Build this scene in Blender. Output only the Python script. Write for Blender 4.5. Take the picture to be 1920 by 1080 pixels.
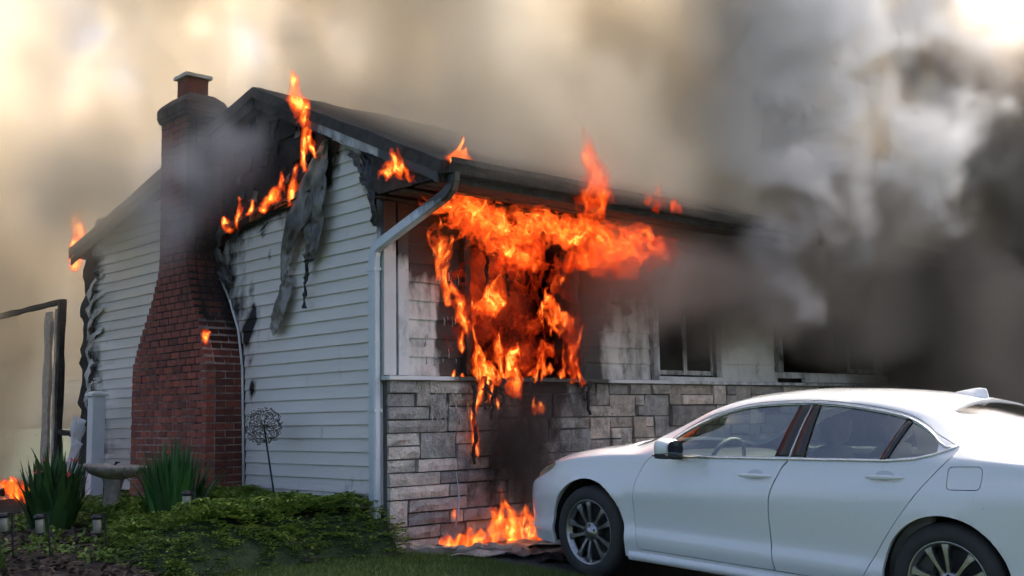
import bpy, bmesh, math, random
import numpy as np
from mathutils import Matrix, Vector, noise as mnoise

sc = bpy.context.scene
COL = sc.collection
for o in list(bpy.data.objects):
    bpy.data.objects.remove(o)
SMOKE = True
R = math.radians
random.seed(7)
rng = np.random.default_rng(11)

# ------------------------------------------------------------------ camera
cd = bpy.data.cameras.new('camera')
cam = bpy.data.objects.new('camera', cd)
COL.objects.link(cam)
cd.sensor_width = 36.0
cd.lens = 38.79
cd.clip_start = 0.05
cd.clip_end = 2000
right = Vector((0.729, -0.684, -0.0171)).normalized()
fwd = Vector((0.6811, 0.7221, 0.1182)).normalized()
up = right.cross(fwd).normalized()
right = fwd.cross(up).normalized()
cam.matrix_world = Matrix(((right.x, up.x, -fwd.x, -5.639), (right.y, up.y, -fwd.y, -7.576),
                           (right.z, up.z, -fwd.z, 0.968), (0, 0, 0, 1)))
sc.camera = cam

# ------------------------------------------------------------------ sky, sun, exposure
SUN_EL, SUN_AZ = 50.0, 97.0          # azimuth measured clockwise from +Y
wd = bpy.data.worlds.new('World')
sc.world = wd
wd.use_nodes = True
nt = wd.node_tree
sky = nt.nodes.new('ShaderNodeTexSky')
sky.sky_type = 'NISHITA'
sky.sun_disc = False
sky.sun_elevation = R(SUN_EL)
sky.sun_rotation = R(SUN_AZ)
sky.dust_density = 5.0
sky.air_density = 0.7
nt.links.new(sky.outputs[0], nt.nodes['Background'].inputs[0])
nt.nodes['Background'].inputs[1].default_value = 0.15
sl = bpy.data.lights.new('sun', 'SUN')
sun = bpy.data.objects.new('sun', sl)
COL.objects.link(sun)
sl.energy = 5.0
sl.angle = R(3.0)
sl.color = (1.0, 0.94, 0.86)
sdir = Vector((math.sin(R(SUN_AZ)) * math.cos(R(SUN_EL)), math.cos(R(SUN_AZ)) * math.cos(R(SUN_EL)), math.sin(R(SUN_EL))))
sun.rotation_euler = sdir.to_track_quat('Z', 'Y').to_euler()
sun.location = (20, -20, 30)
vs = sc.view_settings
vs.view_transform = 'Standard'
vs.look = 'None'
vs.gamma = 1.0
vs.use_curve_mapping = False
vs.exposure = 1.25
cy = sc.cycles
cy.use_denoising = True
cy.use_adaptive_sampling = True
cy.adaptive_threshold = 0.06
cy.adaptive_min_samples = 12
cy.max_bounces = 8
cy.diffuse_bounces = 3
cy.glossy_bounces = 4
cy.transmission_bounces = 6
cy.transparent_max_bounces = 48
cy.volume_bounces = 4
cy.volume_step_rate = 2.5
cy.volume_max_steps = 160
cy.caustics_reflective = False
cy.caustics_refractive = False


# ------------------------------------------------------------------ helpers
def zg(y):
    """height of the ground: it falls gently from the house to the street"""
    y = max(-9.0, min(6.0, y))
    return -0.12 + 0.0375 * y


def thing(name, label, cat, loc=(0, 0, 0), group=None, rot=None):
    o = bpy.data.objects.new(name, None)
    COL.objects.link(o)
    o.empty_display_size = 0.1
    o.location = loc
    if rot:
        o.rotation_euler = rot
    o['label'] = label
    o['category'] = cat
    if group:
        o['group'] = group
    return o


def tag(o, label=None, cat=None, group=None, kind=None):
    if label: o['label'] = label
    if cat: o['category'] = cat
    if group: o['group'] = group
    if kind: o['kind'] = kind
    return o


def link(name, me, mat=None, parent=None, smooth=False):
    if mat is not None and not me.materials:
        me.materials.append(mat)
    if smooth:
        me.polygons.foreach_set('use_smooth', [True] * len(me.polygons))
    o = bpy.data.objects.new(name, me)
    COL.objects.link(o)
    if parent is not None:
        o.parent = parent
    return o


def mk(name, V, F, mat=None, parent=None, smooth=False):
    me = bpy.data.meshes.new(name)
    me.from_pydata([tuple(map(float, v)) for v in V], [], [tuple(map(int, f)) for f in F])
    me.update()
    return link(name, me, mat, parent, smooth)


class MB:
    def __init__(s):
        s.v = []
        s.f = []

    def add(s, V, F):
        b = len(s.v)
        s.v += [tuple(v) for v in V]
        s.f += [tuple(i + b for i in f) for f in F]
        return s

    def box(s, x0, x1, y0, y1, z0, z1):
        V = [(x0, y0, z0), (x1, y0, z0), (x1, y1, z0), (x0, y1, z0), (x0, y0, z1), (x1, y0, z1), (x1, y1, z1), (x0, y1, z1)]
        return s.add(V, [(3, 2, 1, 0), (4, 5, 6, 7), (0, 1, 5, 4), (1, 2, 6, 5), (2, 3, 7, 6), (3, 0, 4, 7)])

    def obox(s, c, ax, ay, az):
        """box about c with half axes as vectors"""
        c, ax, ay, az = map(Vector, (c, ax, ay, az))
        V = [c + i * ax + j * ay + k * az for k in (-1, 1) for i, j in ((-1, -1), (1, -1), (1, 1), (-1, 1))]
        return s.add(V, [(3, 2, 1, 0), (4, 5, 6, 7), (0, 1, 5, 4), (1, 2, 6, 5), (2, 3, 7, 6), (3, 0, 4, 7)])

    def tube(s, pts, rad, seg=10, cap=True, flat=1.0):
        pts = [Vector(p) for p in pts]
        n = len(pts)
        if not hasattr(rad, '__len__'):
            rad = [rad] * n
        V = []
        ref = None
        for i, p in enumerate(pts):
            t = (pts[min(i + 1, n - 1)] - pts[max(i - 1, 0)]).normalized()
            if ref is None:
                ref = Vector((0, 0, 1)) if abs(t.z) < .9 else Vector((1, 0, 0))
            a = t.cross(ref)
            if a.length < 1e-5:
                a = t.cross(Vector((0, 1, 0)))
            a.normalize()
            b = a.cross(t).normalized()
            ref = b
            for k in range(seg):
                g = 2 * math.pi * k / seg
                V.append(p + a * (math.cos(g) * rad[i]) + b * (math.sin(g) * rad[i] * flat))
        F = []
        for i in range(n - 1):
            for k in range(seg):
                k2 = (k + 1) % seg
                F.append((i * seg + k, i * seg + k2, (i + 1) * seg + k2, (i + 1) * seg + k))
        if cap:
            F.append(tuple(range(seg))[::-1])
            F.append(tuple((n - 1) * seg + k for k in range(seg)))
        return s.add(V, F)

    def lathe(s, prof, seg=32, c=(0, 0, 0), axis='z', wob=None):
        V = []
        for r, h in prof:
            for k in range(seg):
                g = 2 * math.pi * k / seg
                rr = r * (wob(g, r, h) if wob else 1)
                a, b = math.cos(g) * rr, math.sin(g) * rr
                V.append({'z': (c[0] + a, c[1] + b, c[2] + h), 'x': (c[0] + h, c[1] + a, c[2] + b)}[axis])
        F = []
        n = len(prof)
        for i in range(n - 1):
            for k in range(seg):
                k2 = (k + 1) % seg
                F.append((i * seg + k, i * seg + k2, (i + 1) * seg + k2, (i + 1) * seg + k))
        return s.add(V, F)

    def prism(s, poly, a0, a1, axis='x'):
        """extrude a 2D outline; axis x: outline is (y, z); axis y: (x, z); axis z: (x, y)"""
        n = len(poly)
        f = {'x': lambda p, a: (a, p[0], p[1]), 'y': lambda p, a: (p[0], a, p[1]), 'z': lambda p, a: (p[0], p[1], a)}[axis]
        V = [f(p, a0) for p in poly] + [f(p, a1) for p in poly]
        F = [tuple(range(n))[::-1], tuple(range(n, 2 * n))] + [(i, (i + 1) % n, n + (i + 1) % n, n + i) for i in range(n)]
        return s.add(V, F)

    def build(s, name, mat=None, parent=None, smooth=False, bevel=0, seg=1, recalc=True):
        me = bpy.data.meshes.new(name)
        me.from_pydata([tuple(map(float, v)) for v in s.v], [], s.f)
        if recalc or bevel:
            bm = bmesh.new()
            bm.from_mesh(me)
            if recalc:
                bmesh.ops.recalc_face_normals(bm, faces=bm.faces)
            if bevel:
                ed = [e for e in bm.edges if len(e.link_faces) == 2 and e.calc_face_angle() > 0.5]
                bmesh.ops.bevel(bm, geom=ed, offset=bevel, segments=seg, affect='EDGES', profile=.5, clamp_overlap=True)
            bm.to_mesh(me)
            bm.free()
        return link(name, me, mat, parent, smooth)


def interp(xs, ys):
    """monotone cubic through the points, as a function"""
    xs = np.asarray(xs, float)
    ys = np.asarray(ys, float)
    if xs[0] > xs[-1]:
        xs, ys = xs[::-1], ys[::-1]
    h = np.diff(xs)
    d = np.diff(ys) / h
    m = np.zeros_like(ys)
    m[0], m[-1] = d[0], d[-1]
    for i in range(1, len(xs) - 1):
        if d[i - 1] * d[i] > 0:
            w1, w2 = 2 * h[i] + h[i - 1], h[i] + 2 * h[i - 1]
            m[i] = (w1 + w2) / (w1 / d[i - 1] + w2 / d[i])

    def f(x):
        x = np.clip(x, xs[0], xs[-1])
        i = np.clip(np.searchsorted(xs, x) - 1, 0, len(h) - 1)
        t = (x - xs[i]) / h[i]
        return ((1 + 2 * t) * (1 - t) ** 2 * ys[i] + t * (1 - t) ** 2 * h[i] * m[i] + t * t * (3 - 2 * t) * ys[i + 1] + t * t * (t - 1) * h[i] * m[i + 1])
    return f


LT = rng.random((64, 64, 64), dtype=np.float32)


def vnoise(p):
    p = np.asarray(p, np.float32)
    i = np.floor(p).astype(np.int32)
    f = p - i
    f = f * f * (3 - 2 * f)
    i &= 63
    j = (i + 1) & 63
    fx, fy, fz = f[..., 0], f[..., 1], f[..., 2]
    x0, y0, z0, x1, y1, z1 = i[..., 0], i[..., 1], i[..., 2], j[..., 0], j[..., 1], j[..., 2]
    a = LT[x0, y0, z0] * (1 - fx) + LT[x1, y0, z0] * fx
    b = LT[x0, y1, z0] * (1 - fx) + LT[x1, y1, z0] * fx
    c = LT[x0, y0, z1] * (1 - fx) + LT[x1, y0, z1] * fx
    d = LT[x0, y1, z1] * (1 - fx) + LT[x1, y1, z1] * fx
    a = a * (1 - fy) + b * fy
    c = c * (1 - fy) + d * fy
    return a * (1 - fz) + c * fz


def fbm(p, o=4):
    p = np.asarray(p, np.float32)
    r = 0
    a = .5
    for k in range(o):
        r = r + a * vnoise(p)
        p = p * 2.03 + 7.13
        a *= .5
    return r / (1 - .5 ** o)


def n1(x, y=0.0, z=0.0):
    v = Vector((x + 3.1, y + 7.7, z + 1.3))
    return min(1.0, max(0.0, .5 + .62 * (mnoise.noise(v) + .5 * mnoise.noise(v * 2.07) + .25 * mnoise.noise(v * 4.1))))


# ------------------------------------------------------------------ materials
class NT:
    def __init__(s, name):
        s.m = bpy.data.materials.new(name)
        s.m.use_nodes = True
        s.t = s.m.node_tree
        s.t.nodes.clear()
        s.out = s.t.nodes.new('ShaderNodeOutputMaterial')

    def n(s, typ, **kw):
        nd = s.t.nodes.new(typ)
        for k, v in kw.items():
            if k.startswith('i_'):
                nd.inputs[k[2:].replace('_', ' ')].default_value = v
            else:
                setattr(nd, k, v)
        return nd

    def l(s, a, b):
        s.t.links.new(a, b)

    def mix(s, fac, a, b, mode='MIX'):
        nd = s.t.nodes.new('ShaderNodeMix')
        nd.data_type = 'RGBA'
        nd.blend_type = mode
        for sock, v in ((nd.inputs[0], fac), (nd.inputs[6], a), (nd.inputs[7], b)):
            if hasattr(v, 'is_linked') or hasattr(v, 'links'):
                s.l(v, sock)
            elif hasattr(v, '__len__'):
                sock.default_value = (*v[:3], 1)
            else:
                sock.default_value = v
        return nd.outputs[2]

    def ramp(s, src, pts):
        nd = s.t.nodes.new('ShaderNodeValToRGB')
        cr = nd.color_ramp
        while len(cr.elements) < len(pts):
            cr.elements.new(.5)
        for e, (p, c) in zip(cr.elements, pts):
            e.position = p
            e.color = (c, c, c, 1) if not hasattr(c, '__len__') else (*c, 1)
        s.l(src, nd.inputs[0])
        return nd.outputs[0]

    def noise(s, scale, detail=4, rough=.55, stretch=None, coord='Object', dist=0):
        tc = s.n('ShaderNodeTexCoord')
        src = tc.outputs['Object' if coord == 'World' else coord]
        if coord == 'World':
            src = s.n('ShaderNodeNewGeometry').outputs['Position']
        if stretch:
            mp = s.n('ShaderNodeMapping')
            mp.inputs['Scale'].default_value = stretch
            s.l(src, mp.inputs[0])
            src = mp.outputs[0]
        nz = s.n('ShaderNodeTexNoise')
        nz.inputs['Scale'].default_value = scale
        nz.inputs['Detail'].default_value = detail
        nz.inputs['Roughness'].default_value = rough
        nz.inputs['Distortion'].default_value = dist
        s.l(src, nz.inputs['Vector'])
        return nz.outputs[0]


def pm(name, c1, c2=None, scale=8, rough=.7, bump=0, bscale=40, metal=0, coat=0, stretch=None, spec=.5, soot=False, tint=False,
       detail=5, contrast=(.35, .65), attr=None, sheen=0, subsurf=0, sootcol=(.014, .012, .011), coord='World', trans=0):
    q = NT(name)
    b = q.n('ShaderNodeBsdfPrincipled')
    q.l(b.outputs[0], q.out.inputs['Surface'])
    b.inputs['Roughness'].default_value = rough
    b.inputs['Metallic'].default_value = metal
    b.inputs['Specular IOR Level'].default_value = spec
    if coat:
        b.inputs['Coat Weight'].default_value = coat
        b.inputs['Coat Roughness'].default_value = .04
    col = None
    if c2 is not None:
        nz = q.noise(scale, detail, stretch=stretch, coord=coord)
        fac = q.ramp(nz, [(contrast[0], 0.0), (contrast[1], 1.0)])
        col = q.mix(fac, c1, c2)
    if tint:
        oi = q.n('ShaderNodeObjectInfo')
        col = q.mix(1.0, oi.outputs['Color'], col if col is not None else c1, 'MULTIPLY')
    if attr:
        at = q.n('ShaderNodeAttribute', attribute_name=attr[0])
        col = q.mix(at.outputs['Fac'], col if col is not None else c1, attr[1])
    if soot:
        at = q.n('ShaderNodeAttribute', attribute_name='soot')
        nz2 = q.noise(7, 6, .65, coord='World', stretch=(1, 1, .45))
        ad = q.n('ShaderNodeMath', operation='ADD')
        q.l(at.outputs['Fac'], ad.inputs[0])
        q.l(nz2, ad.inputs[1])
        fac = q.ramp(ad.outputs[0], [(.62, 0.0), (1.02, 1.0)])
        col = q.mix(fac, col if col is not None else c1, sootcol)
    if col is None:
        b.inputs['Base Color'].default_value = (*c1, 1)
    else:
        q.l(col, b.inputs['Base Color'])
    if bump:
        nz3 = q.noise(bscale, 6, .6, stretch=stretch, coord=coord)
        bp = q.n('ShaderNodeBump')
        bp.inputs['Strength'].default_value = min(1, bump)
        bp.inputs['Distance'].default_value = .02 * max(1, bump)
        q.l(nz3, bp.inputs['Height'])
        q.l(bp.outputs[0], b.inputs['Normal'])
    if trans:
        tr = q.n('ShaderNodeBsdfTranslucent')
        if col is not None:
            q.l(col, tr.inputs[0])
        else:
            tr.inputs[0].default_value = (*c1, 1)
        mx = q.n('ShaderNodeMixShader')
        mx.inputs[0].default_value = trans
        q.l(b.outputs[0], mx.inputs[1])
        q.l(tr.outputs[0], mx.inputs[2])
        q.l(mx.outputs[0], q.out.inputs['Surface'])
    return q.m


M = {}
M['vinyl'] = pm('vinyl_siding', (.64, .60, .56), (.56, .525, .485), 1.3, .55, .12, 60, soot=True, stretch=(1, .25, 1), spec=.35)
M['white_lap'] = pm('white_lap_siding', (.62, .61, .58), (.50, .48, .44), 2.5, .6, .2, 40, soot=True)
M['white_trim'] = pm('white_trim_paint', (.58, .585, .59), (.50, .50, .50), 3, .5, .08, 30, soot=True)
M['gutter'] = pm('aluminium_gutter', (.50, .54, .58), (.44, .47, .51), 3, .38, .05, 20, soot=True, metal=.15)
M['brick'] = pm('red_brick', (.31, .082, .048), (.18, .048, .034), 16, .85, .5, 70, tint=True, detail=6)
M['mortar'] = pm('brick_mortar', (.42, .33, .285), (.28, .215, .185), 9, .95, .6, 90, soot=True)
M['stone'] = pm('grey_veneer_stone', (.62, .61, .60), (1.0, .98, .95), 9, .9, 1.2, 34, tint=True, detail=7, soot=True)
M['stone_joint'] = pm('stone_joint', (.09, .086, .08), (.14, .132, .122), 12, .95, .5, 60)
M['char'] = pm('charred_wood', (.011, .010, .0095), (.032, .029, .027), 7, .85, 1.0, 26, detail=7)
M['char2'] = pm('charred_sheathing', (.010, .009, .009), (.040, .036, .033), 3.2, .8, .9, 22, detail=8, contrast=(.45, .75))
M['plywood'] = pm('scorched_plywood', (.30, .17, .075), (.13, .065, .03), 6, .8, .3, 40, stretch=(1, .3, 1), soot=True)
M['roofing'] = pm('asphalt_shingle', (.055, .052, .05), (.03, .028, .027), 14, .95, .6, 90)
M['melt'] = pm('melted_vinyl', (.27, .25, .225), (.075, .068, .06), 3.0, .42, .15, 30, detail=6, contrast=(.36, .62), soot=True)
M['asphalt'] = pm('asphalt_drive', (.042, .042, .043), (.062, .06, .058), 3, .9, .6, 160, detail=8)
M['lawn'] = pm('lawn_soil', (.030, .050, .016), (.045, .062, .02), 4, .95, .8, 60)
M['mulch'] = pm('dark_mulch', (.012, .008, .005), (.032, .02, .013), 22, .95, 1.0, 50, detail=7)
M['grass'] = pm('grass_blade', (.08, .15, .02), (.12, .19, .034), 3, .6, trans=.35, attr=('rnd', (.085, .12, .03)))
M['leaf'] = pm('ground_cover_leaf', (.10, .185, .026), (.17, .27, .038), 3, .42, .15, 60, trans=.28, attr=('rnd', (.21, .31, .05)), spec=.5)
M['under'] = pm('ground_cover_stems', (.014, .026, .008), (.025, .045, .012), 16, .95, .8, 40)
M['iris'] = pm('iris_leaf', (.035, .095, .026), (.06, .14, .04), 2.2, .5, .2, 40, trans=.25, tint=True)
M['petal'] = pm('red_petal', (.55, .06, .06), (.70, .16, .15), 30, .6, trans=.3)
M['concrete'] = pm('cast_concrete', (.46, .40, .34), (.32, .275, .23), 14, .9, .6, 60)
M['cap'] = pm('concrete_cap', (.52, .50, .47), (.36, .34, .32), 10, .85, .3, 60)
M['black_metal'] = pm('black_metal', (.018, .018, .019), None, rough=.45, metal=.3)
M['rust_wire'] = pm('weathered_wire', (.22, .19, .165), (.07, .05, .045), 30, .55, metal=.5)
M['lantern'] = pm('frosted_lantern', (.26, .25, .19), (.20, .19, .14), 20, .4)
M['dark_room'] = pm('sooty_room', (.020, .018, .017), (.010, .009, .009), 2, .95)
M['conifer'] = pm('conifer_spray', (.055, .13, .022), (.10, .20, .035), 8, .6, trans=.25, attr=('rnd', (.13, .24, .05)))
M['vinyl_post'] = pm('white_vinyl_post', (.64, .65, .66), (.56, .56, .56), 2, .45)
M['paint'] = pm('white_car_paint', (.68, .685, .69), (.53, .515, .49), 45, .35, coat=1.0, spec=.5, coord='Object', contrast=(.67, .76), detail=3)
M['tyre'] = pm('tyre_rubber', (.022, .022, .022), (.035, .034, .033), 9, .8, .2, 60)
M['alloy'] = pm('machined_alloy', (.36, .365, .375), (.28, .285, .29), 40, .3, metal=.9)
M['alloy_dark'] = pm('painted_alloy', (.055, .055, .058), None, rough=.4, metal=.6)
M['chrome'] = pm('chrome_trim', (.74, .72, .70), None, rough=.16, metal=1.0)
M['gloss_black'] = pm('gloss_black', (.02, .018, .018), None, rough=.16, coat=.5)
M['matt_black'] = pm('matt_black_plastic', (.016, .016, .017), (.024, .024, .025), 40, .7)
M['seat'] = pm('grey_leather', (.46, .44, .41), (.38, .36, .335), 12, .5, .2, 60)
M['interior'] = pm('grey_interior', (.15, .145, .14), (.12, .115, .11), 12, .7)


def glassmat(name, tint, f0=1.5, rough=0.0):
    q = NT(name)
    tr = q.n('ShaderNodeBsdfTransparent')
    tr.inputs[0].default_value = (*tint, 1)
    gl = q.n('ShaderNodeBsdfGlossy')
    gl.inputs['Roughness'].default_value = rough
    fr = q.n('ShaderNodeFresnel')
    fr.inputs[0].default_value = f0
    mx = q.n('ShaderNodeMixShader')
    q.l(fr.outputs[0], mx.inputs[0])
    q.l(tr.outputs[0], mx.inputs[1])
    q.l(gl.outputs[0], mx.inputs[2])
    q.l(mx.outputs[0], q.out.inputs['Surface'])
    return q.m


M['glass'] = glassmat('car_glass', (.60, .67, .61), 2.7)
M['pane'] = pm('sooted_glass', (.008, .0075, .007), (.02, .018, .017), 3, .5, spec=.12)
M['lens'] = pm('smoked_headlight_lens', (.20, .155, .10), (.33, .27, .18), 18, .12, coat=.8)


def setsoot(me, fn):
    n = len(me.vertices)
    co = np.empty(n * 3, np.float32)
    me.vertices.foreach_get('co', co)
    s = np.clip(fn(co.reshape(-1, 3)), 0, 1).astype(np.float32)
    a = me.attributes.get('soot') or me.attributes.new('soot', 'FLOAT', 'POINT')
    a.data.foreach_set('value', s)


def sstep(a, b, x):
    t = np.clip((x - a) / (b - a), 0, 1)
    return t * t * (3 - 2 * t)


# ------------------------------------------------------------------ ground
def sheet(name, xs, ys, dz, mat, keep=None, kind='structure', bump=0.0):
    V = []
    F = []
    for x in xs:
        for y in ys:
            V.append((x, y, zg(y) + dz + (bump * (n1(x * 3, y * 3, 1.7) - .5) if bump else 0)))
    ny = len(ys)
    for i in range(len(xs) - 1):
        for j in range(ny - 1):
            cx, cyy = (xs[i] + xs[i + 1]) / 2, (ys[j] + ys[j + 1]) / 2
            if keep is None or keep(cx, cyy):
                F.append((i * ny + j, (i + 1) * ny + j, (i + 1) * ny + j + 1, i * ny + j + 1))
    o = mk(name, V, F, mat, smooth=True)
    o['kind'] = kind
    return o


far = [-600, -200, -80, -40, -20, -12, -9, -6, -3, 0, 3, 6, 9, 12, 20, 40, 80, 200, 600]
sheet('ground', far, far, 0.0, M['lawn'])


def drive_edge(y):
    return .40 + .10 * (n1(y * 1.3, .3, 4) - .5) + max(0, -y - 1.2) * .04


drv = [(drive_edge(y), y) for y in np.arange(-9, -.05, .25)]
V = []
F = []
for i, (xe, y) in enumerate(drv):
    for x in (xe, xe + .5, 2.5, 4.6, 6.2):
        V.append((x, y, zg(y) + .006))
for i in range(len(drv) - 1):
    for j in range(4):
        F.append((i * 5 + j, i * 5 + j + 1, (i + 1) * 5 + j + 1, (i + 1) * 5 + j))
o = mk('driveway', V, F, M['asphalt'], smooth=True)
o['kind'] = 'structure'


def bed_left(y):   # left edge of the ground cover
    return np.interp(y, [-.5, .2, 1.0, 1.6, 2.3, 3.0, 4.6], [-1.95, -1.98, -1.86, -1.7, -1.35, -1.45, -1.3])


def bed_front(x):  # front edge of the planting bed
    return np.interp(x, [-2.8, -1.9, -1.2, -.6, -.2, .25], [-.25, -.18, -.10, -.12, -.22, -.26])


o = sheet('garden_bed', list(np.arange(-3.3, .06, .1)), list(np.arange(-.4, 6.2, .1)), .030, M['mulch'],
          keep=lambda x, y: y > bed_front(x) + .04 * math.sin(9 * x), bump=.05)


# ------------------------------------------------------------------ the house
house = thing('house', 'burning single storey house with grey lap siding gable and stone faced front', 'house')

ZP, YP, SF, SR = 4.30, 1.93, .44, .235


def roof_z(y):
    return ZP - SF * (YP - y) if y < YP else ZP - SR * (y - YP)


def holed_wall(name, x0, x1, z0, z1, y0, y1, holes, mat, parent):
    xs = sorted({x0, x1} | {h[0] for h in holes} | {h[1] for h in holes})
    zs = sorted({z0, z1} | {h[2] for h in holes} | {h[3] for h in holes})
    bm = bmesh.new()
    vv = {}

    def v(i, k, y):
        if (i, k, y) not in vv:
            vv[i, k, y] = bm.verts.new((xs[i], y, zs[k]))
        return vv[i, k, y]

    def solid(i, k):
        if not (0 <= i < len(xs) - 1 and 0 <= k < len(zs) - 1):
            return False
        cx, cz = (xs[i] + xs[i + 1]) / 2, (zs[k] + zs[k + 1]) / 2
        return not any(h[0] < cx < h[1] and h[2] < cz < h[3] for h in holes)
    for i in range(len(xs) - 1):
        for k in range(len(zs) - 1):
            if not solid(i, k):
                continue
            bm.faces.new((v(i, k, y0), v(i + 1, k, y0), v(i + 1, k + 1, y0), v(i, k + 1, y0)))
            bm.faces.new((v(i, k + 1, y1), v(i + 1, k + 1, y1), v(i + 1, k, y1), v(i, k, y1)))
            for di, dk, a, b in ((-1, 0, (i, k), (i, k + 1)), (1, 0, (i + 1, k + 1), (i + 1, k)), (0, -1, (i + 1, k), (i, k)), (0, 1, (i, k + 1), (i + 1, k + 1))):
                if not solid(i + di, k + dk):
                    bm.faces.new((v(*a, y0), v(*b, y0), v(*b, y1), v(*a, y1)))
    bmesh.ops.recalc_face_normals(bm, faces=bm.faces)
    me = bpy.data.meshes.new(name)
    bm.to_mesh(me)
    bm.free()
    return link(name, me, mat, parent)


HOLES = [(.87, 2.43, 1.37, 2.64), (3.62, 4.62, 1.42, 2.45), (5.98, 8.30, 1.50, 2.55)]
front = holed_wall('front_wall', .02, 12.5, -.5, 2.94, .02, .16, HOLES, M['char'], house)
gp = [(.162, -.5), (6.15, -.5), (6.15, roof_z(6.15) - .135), (YP, ZP - .135), (.162, roof_z(.162) - .135)]
gable = MB().prism(gp, .02, .14).build('gable_wall', M['char2'], house)
MB().prism([(p[0] + (.0 if i else 0), p[1]) for i, p in enumerate(gp)], 12.36, 12.5).build('end_wall', M['char'], house)
MB().box(.142, 12.358, 6.0, 6.148, -.5, 3.1).build('rear_wall', M['char'], house)
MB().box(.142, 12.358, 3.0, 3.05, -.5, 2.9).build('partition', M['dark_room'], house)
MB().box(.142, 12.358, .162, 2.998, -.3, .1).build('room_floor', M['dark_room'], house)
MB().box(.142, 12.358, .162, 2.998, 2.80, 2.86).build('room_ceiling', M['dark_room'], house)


# roof slabs with burnt, uneven edges
def slab(name, ya, yb, mat, parent):
    xs = np.concatenate([np.linspace(-.16, 4, 60), np.linspace(4.2, 12.7, 30)])
    ys = np.linspace(ya, yb, 14)
    V = []
    for top in (1, 0):
        for i, x in enumerate(xs):
            for y in ys:
                z = roof_z(y) - (0 if top else .11)
                q = .035 * (n1(x * 3, y * 2.2, 3) - .5) if top else 0
                dx = -.03 * n1(y * 7, 2.2, top) if i == 0 else 0
                V.append((x + dx, y, z + q))
    nx, ny = len(xs), len(ys)
    F = []
    for i in range(nx - 1):
        for j in range(ny - 1):
            a = i * ny + j
            F.append((a, a + ny, a + ny + 1, a + 1))
            F.append(tuple(k + nx * ny for k in (a + 1, a + ny + 1, a + ny, a)))
    rim = [i * ny for i in range(nx)] + [(nx - 1) * ny + j for j in range(1, ny)] + [i * ny + ny - 1 for i in range(nx - 2, -1, -1)] + [j for j in range(ny - 2, 0, -1)]
    for a, b in zip(rim, rim[1:] + rim[:1]):
        F.append((a, b, b + nx * ny, a + nx * ny))
    m = MB()
    m.add(V, F)
    return m.build(name, mat, parent)


roof = slab('roof', YP, -.95, M['roofing'], house)
slab('rear_roof_slope', YP + .001, 6.5, M['roofing'], roof)


# sloping rake boards along the gable edge
def rake(name, ya, yb, x0, x1, dtop, h, mat, parent, sootfn, n=40):
    V = []
    for y in np.linspace(ya, yb, n):
        zt = roof_z(y) - dtop
        w = .02 * (n1(y * 5, 8, 1) - .5)
        for x, z in ((x0, zt), (x1, zt), (x1, zt - h + w), (x0, zt - h + w)):
            V.append((x, y, z))
    F = [(3, 2, 1, 0), tuple(4 * (n - 1) + k for k in range(4))]
    for i in range(n - 1):
        for k in range(4):
            k2 = (k + 1) % 4
            F.append((4 * i + k, 4 * i + k2, 4 * i + 4 + k2, 4 * i + 4 + k))
    m = MB()
    m.add(V, F)
    o = m.build(name, mat, parent)
    setsoot(o.data, sootfn)
    return o


rake('rake_fascia', -.93, .96, -.162, -.14, .052, .14, M['white_trim'], roof,
     lambda c: .12 + .9 * sstep(-.02, -.5, c[:, 1]) + .9 * sstep(.72, .95, c[:, 1]) + .25 * n1(3, 3, 3))
rake('rake_fascia', .97, 1.92, -.16, -.138, .05, .16, M['char'], roof, lambda c: c[:, 0] * 0)
rake('rake_fascia', 6.45, 1.94, -.16, -.138, .05, .16, M['char'], roof, lambda c: c[:, 0] * 0)
rake('rake_soffit', -.93, .9, -.138, .015, .125, .025, M['white_trim'], roof, lambda c: .35 + .7 * sstep(.25, -.2, c[:, 1]))
rake('frieze_board', .05, .86, -.05, .0, .155, .075, M['white_trim'], roof, lambda c: .22 + .5 * sstep(.15, -.2, c[:, 1]) + .8 * sstep(.66, .9, c[:, 1]))

# eave: fascia, soffit boards, gutter
MB().box(-.13, 12.5, -.95, -.925, 2.86, 3.0).build('eave_fascia', M['char'], roof)
for k in range(8):
    y0 = -.92 + k * .118
    V = []
    m = MB()
    if k in (3, 6):
        m.box(2.2 + .4 * k / 6, 12.4, y0, y0 + .108, 2.868 + .004 * (k % 2), 2.885)
    else:
        m.box(-.11, 12.4, y0, y0 + .108, 2.868 + .004 * (k % 2), 2.885)
    m.build('soffit_board', M['char'], roof)
prof = [(-.953, 3.02), (-.953, 2.915), (-1.045, 2.915), (-1.06, 2.95), (-1.085, 2.985), (-1.085, 3.03), (-1.075, 3.03), (-1.073, 2.99), (-1.048, 2.955), (-1.036, 2.925), (-.963, 2.925), (-.963, 3.02)]
m = MB()
n = 70
xs = np.linspace(-.14, 12.4, n)
V = []
for x in xs:
    sag = .03 * (n1(x * .9, 5, 5) - .5) * min(1, max(0, x - .3))
    V += [(x, p[0], p[1] + sag) for p in prof]
k = len(prof)
F = [tuple(range(k)), tuple((n - 1) * k + i for i in range(k))[::-1]]
for i in range(n - 1):
    F += [(i * k + j, i * k + (j + 1) % k, (i + 1) * k + (j + 1) % k, (i + 1) * k + j) for j in range(k)]
m.add(V, F)
m.build('gutter', M['char'], roof)
# closed end of the eave at the gable corner
MB().prism([(-.92, 2.89), (-.1, 2.89), (.0, 2.97), (.0, 3.30), (-.92, 2.905)], -.135, -.115).build('eave_return', M['char'], roof)

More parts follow.
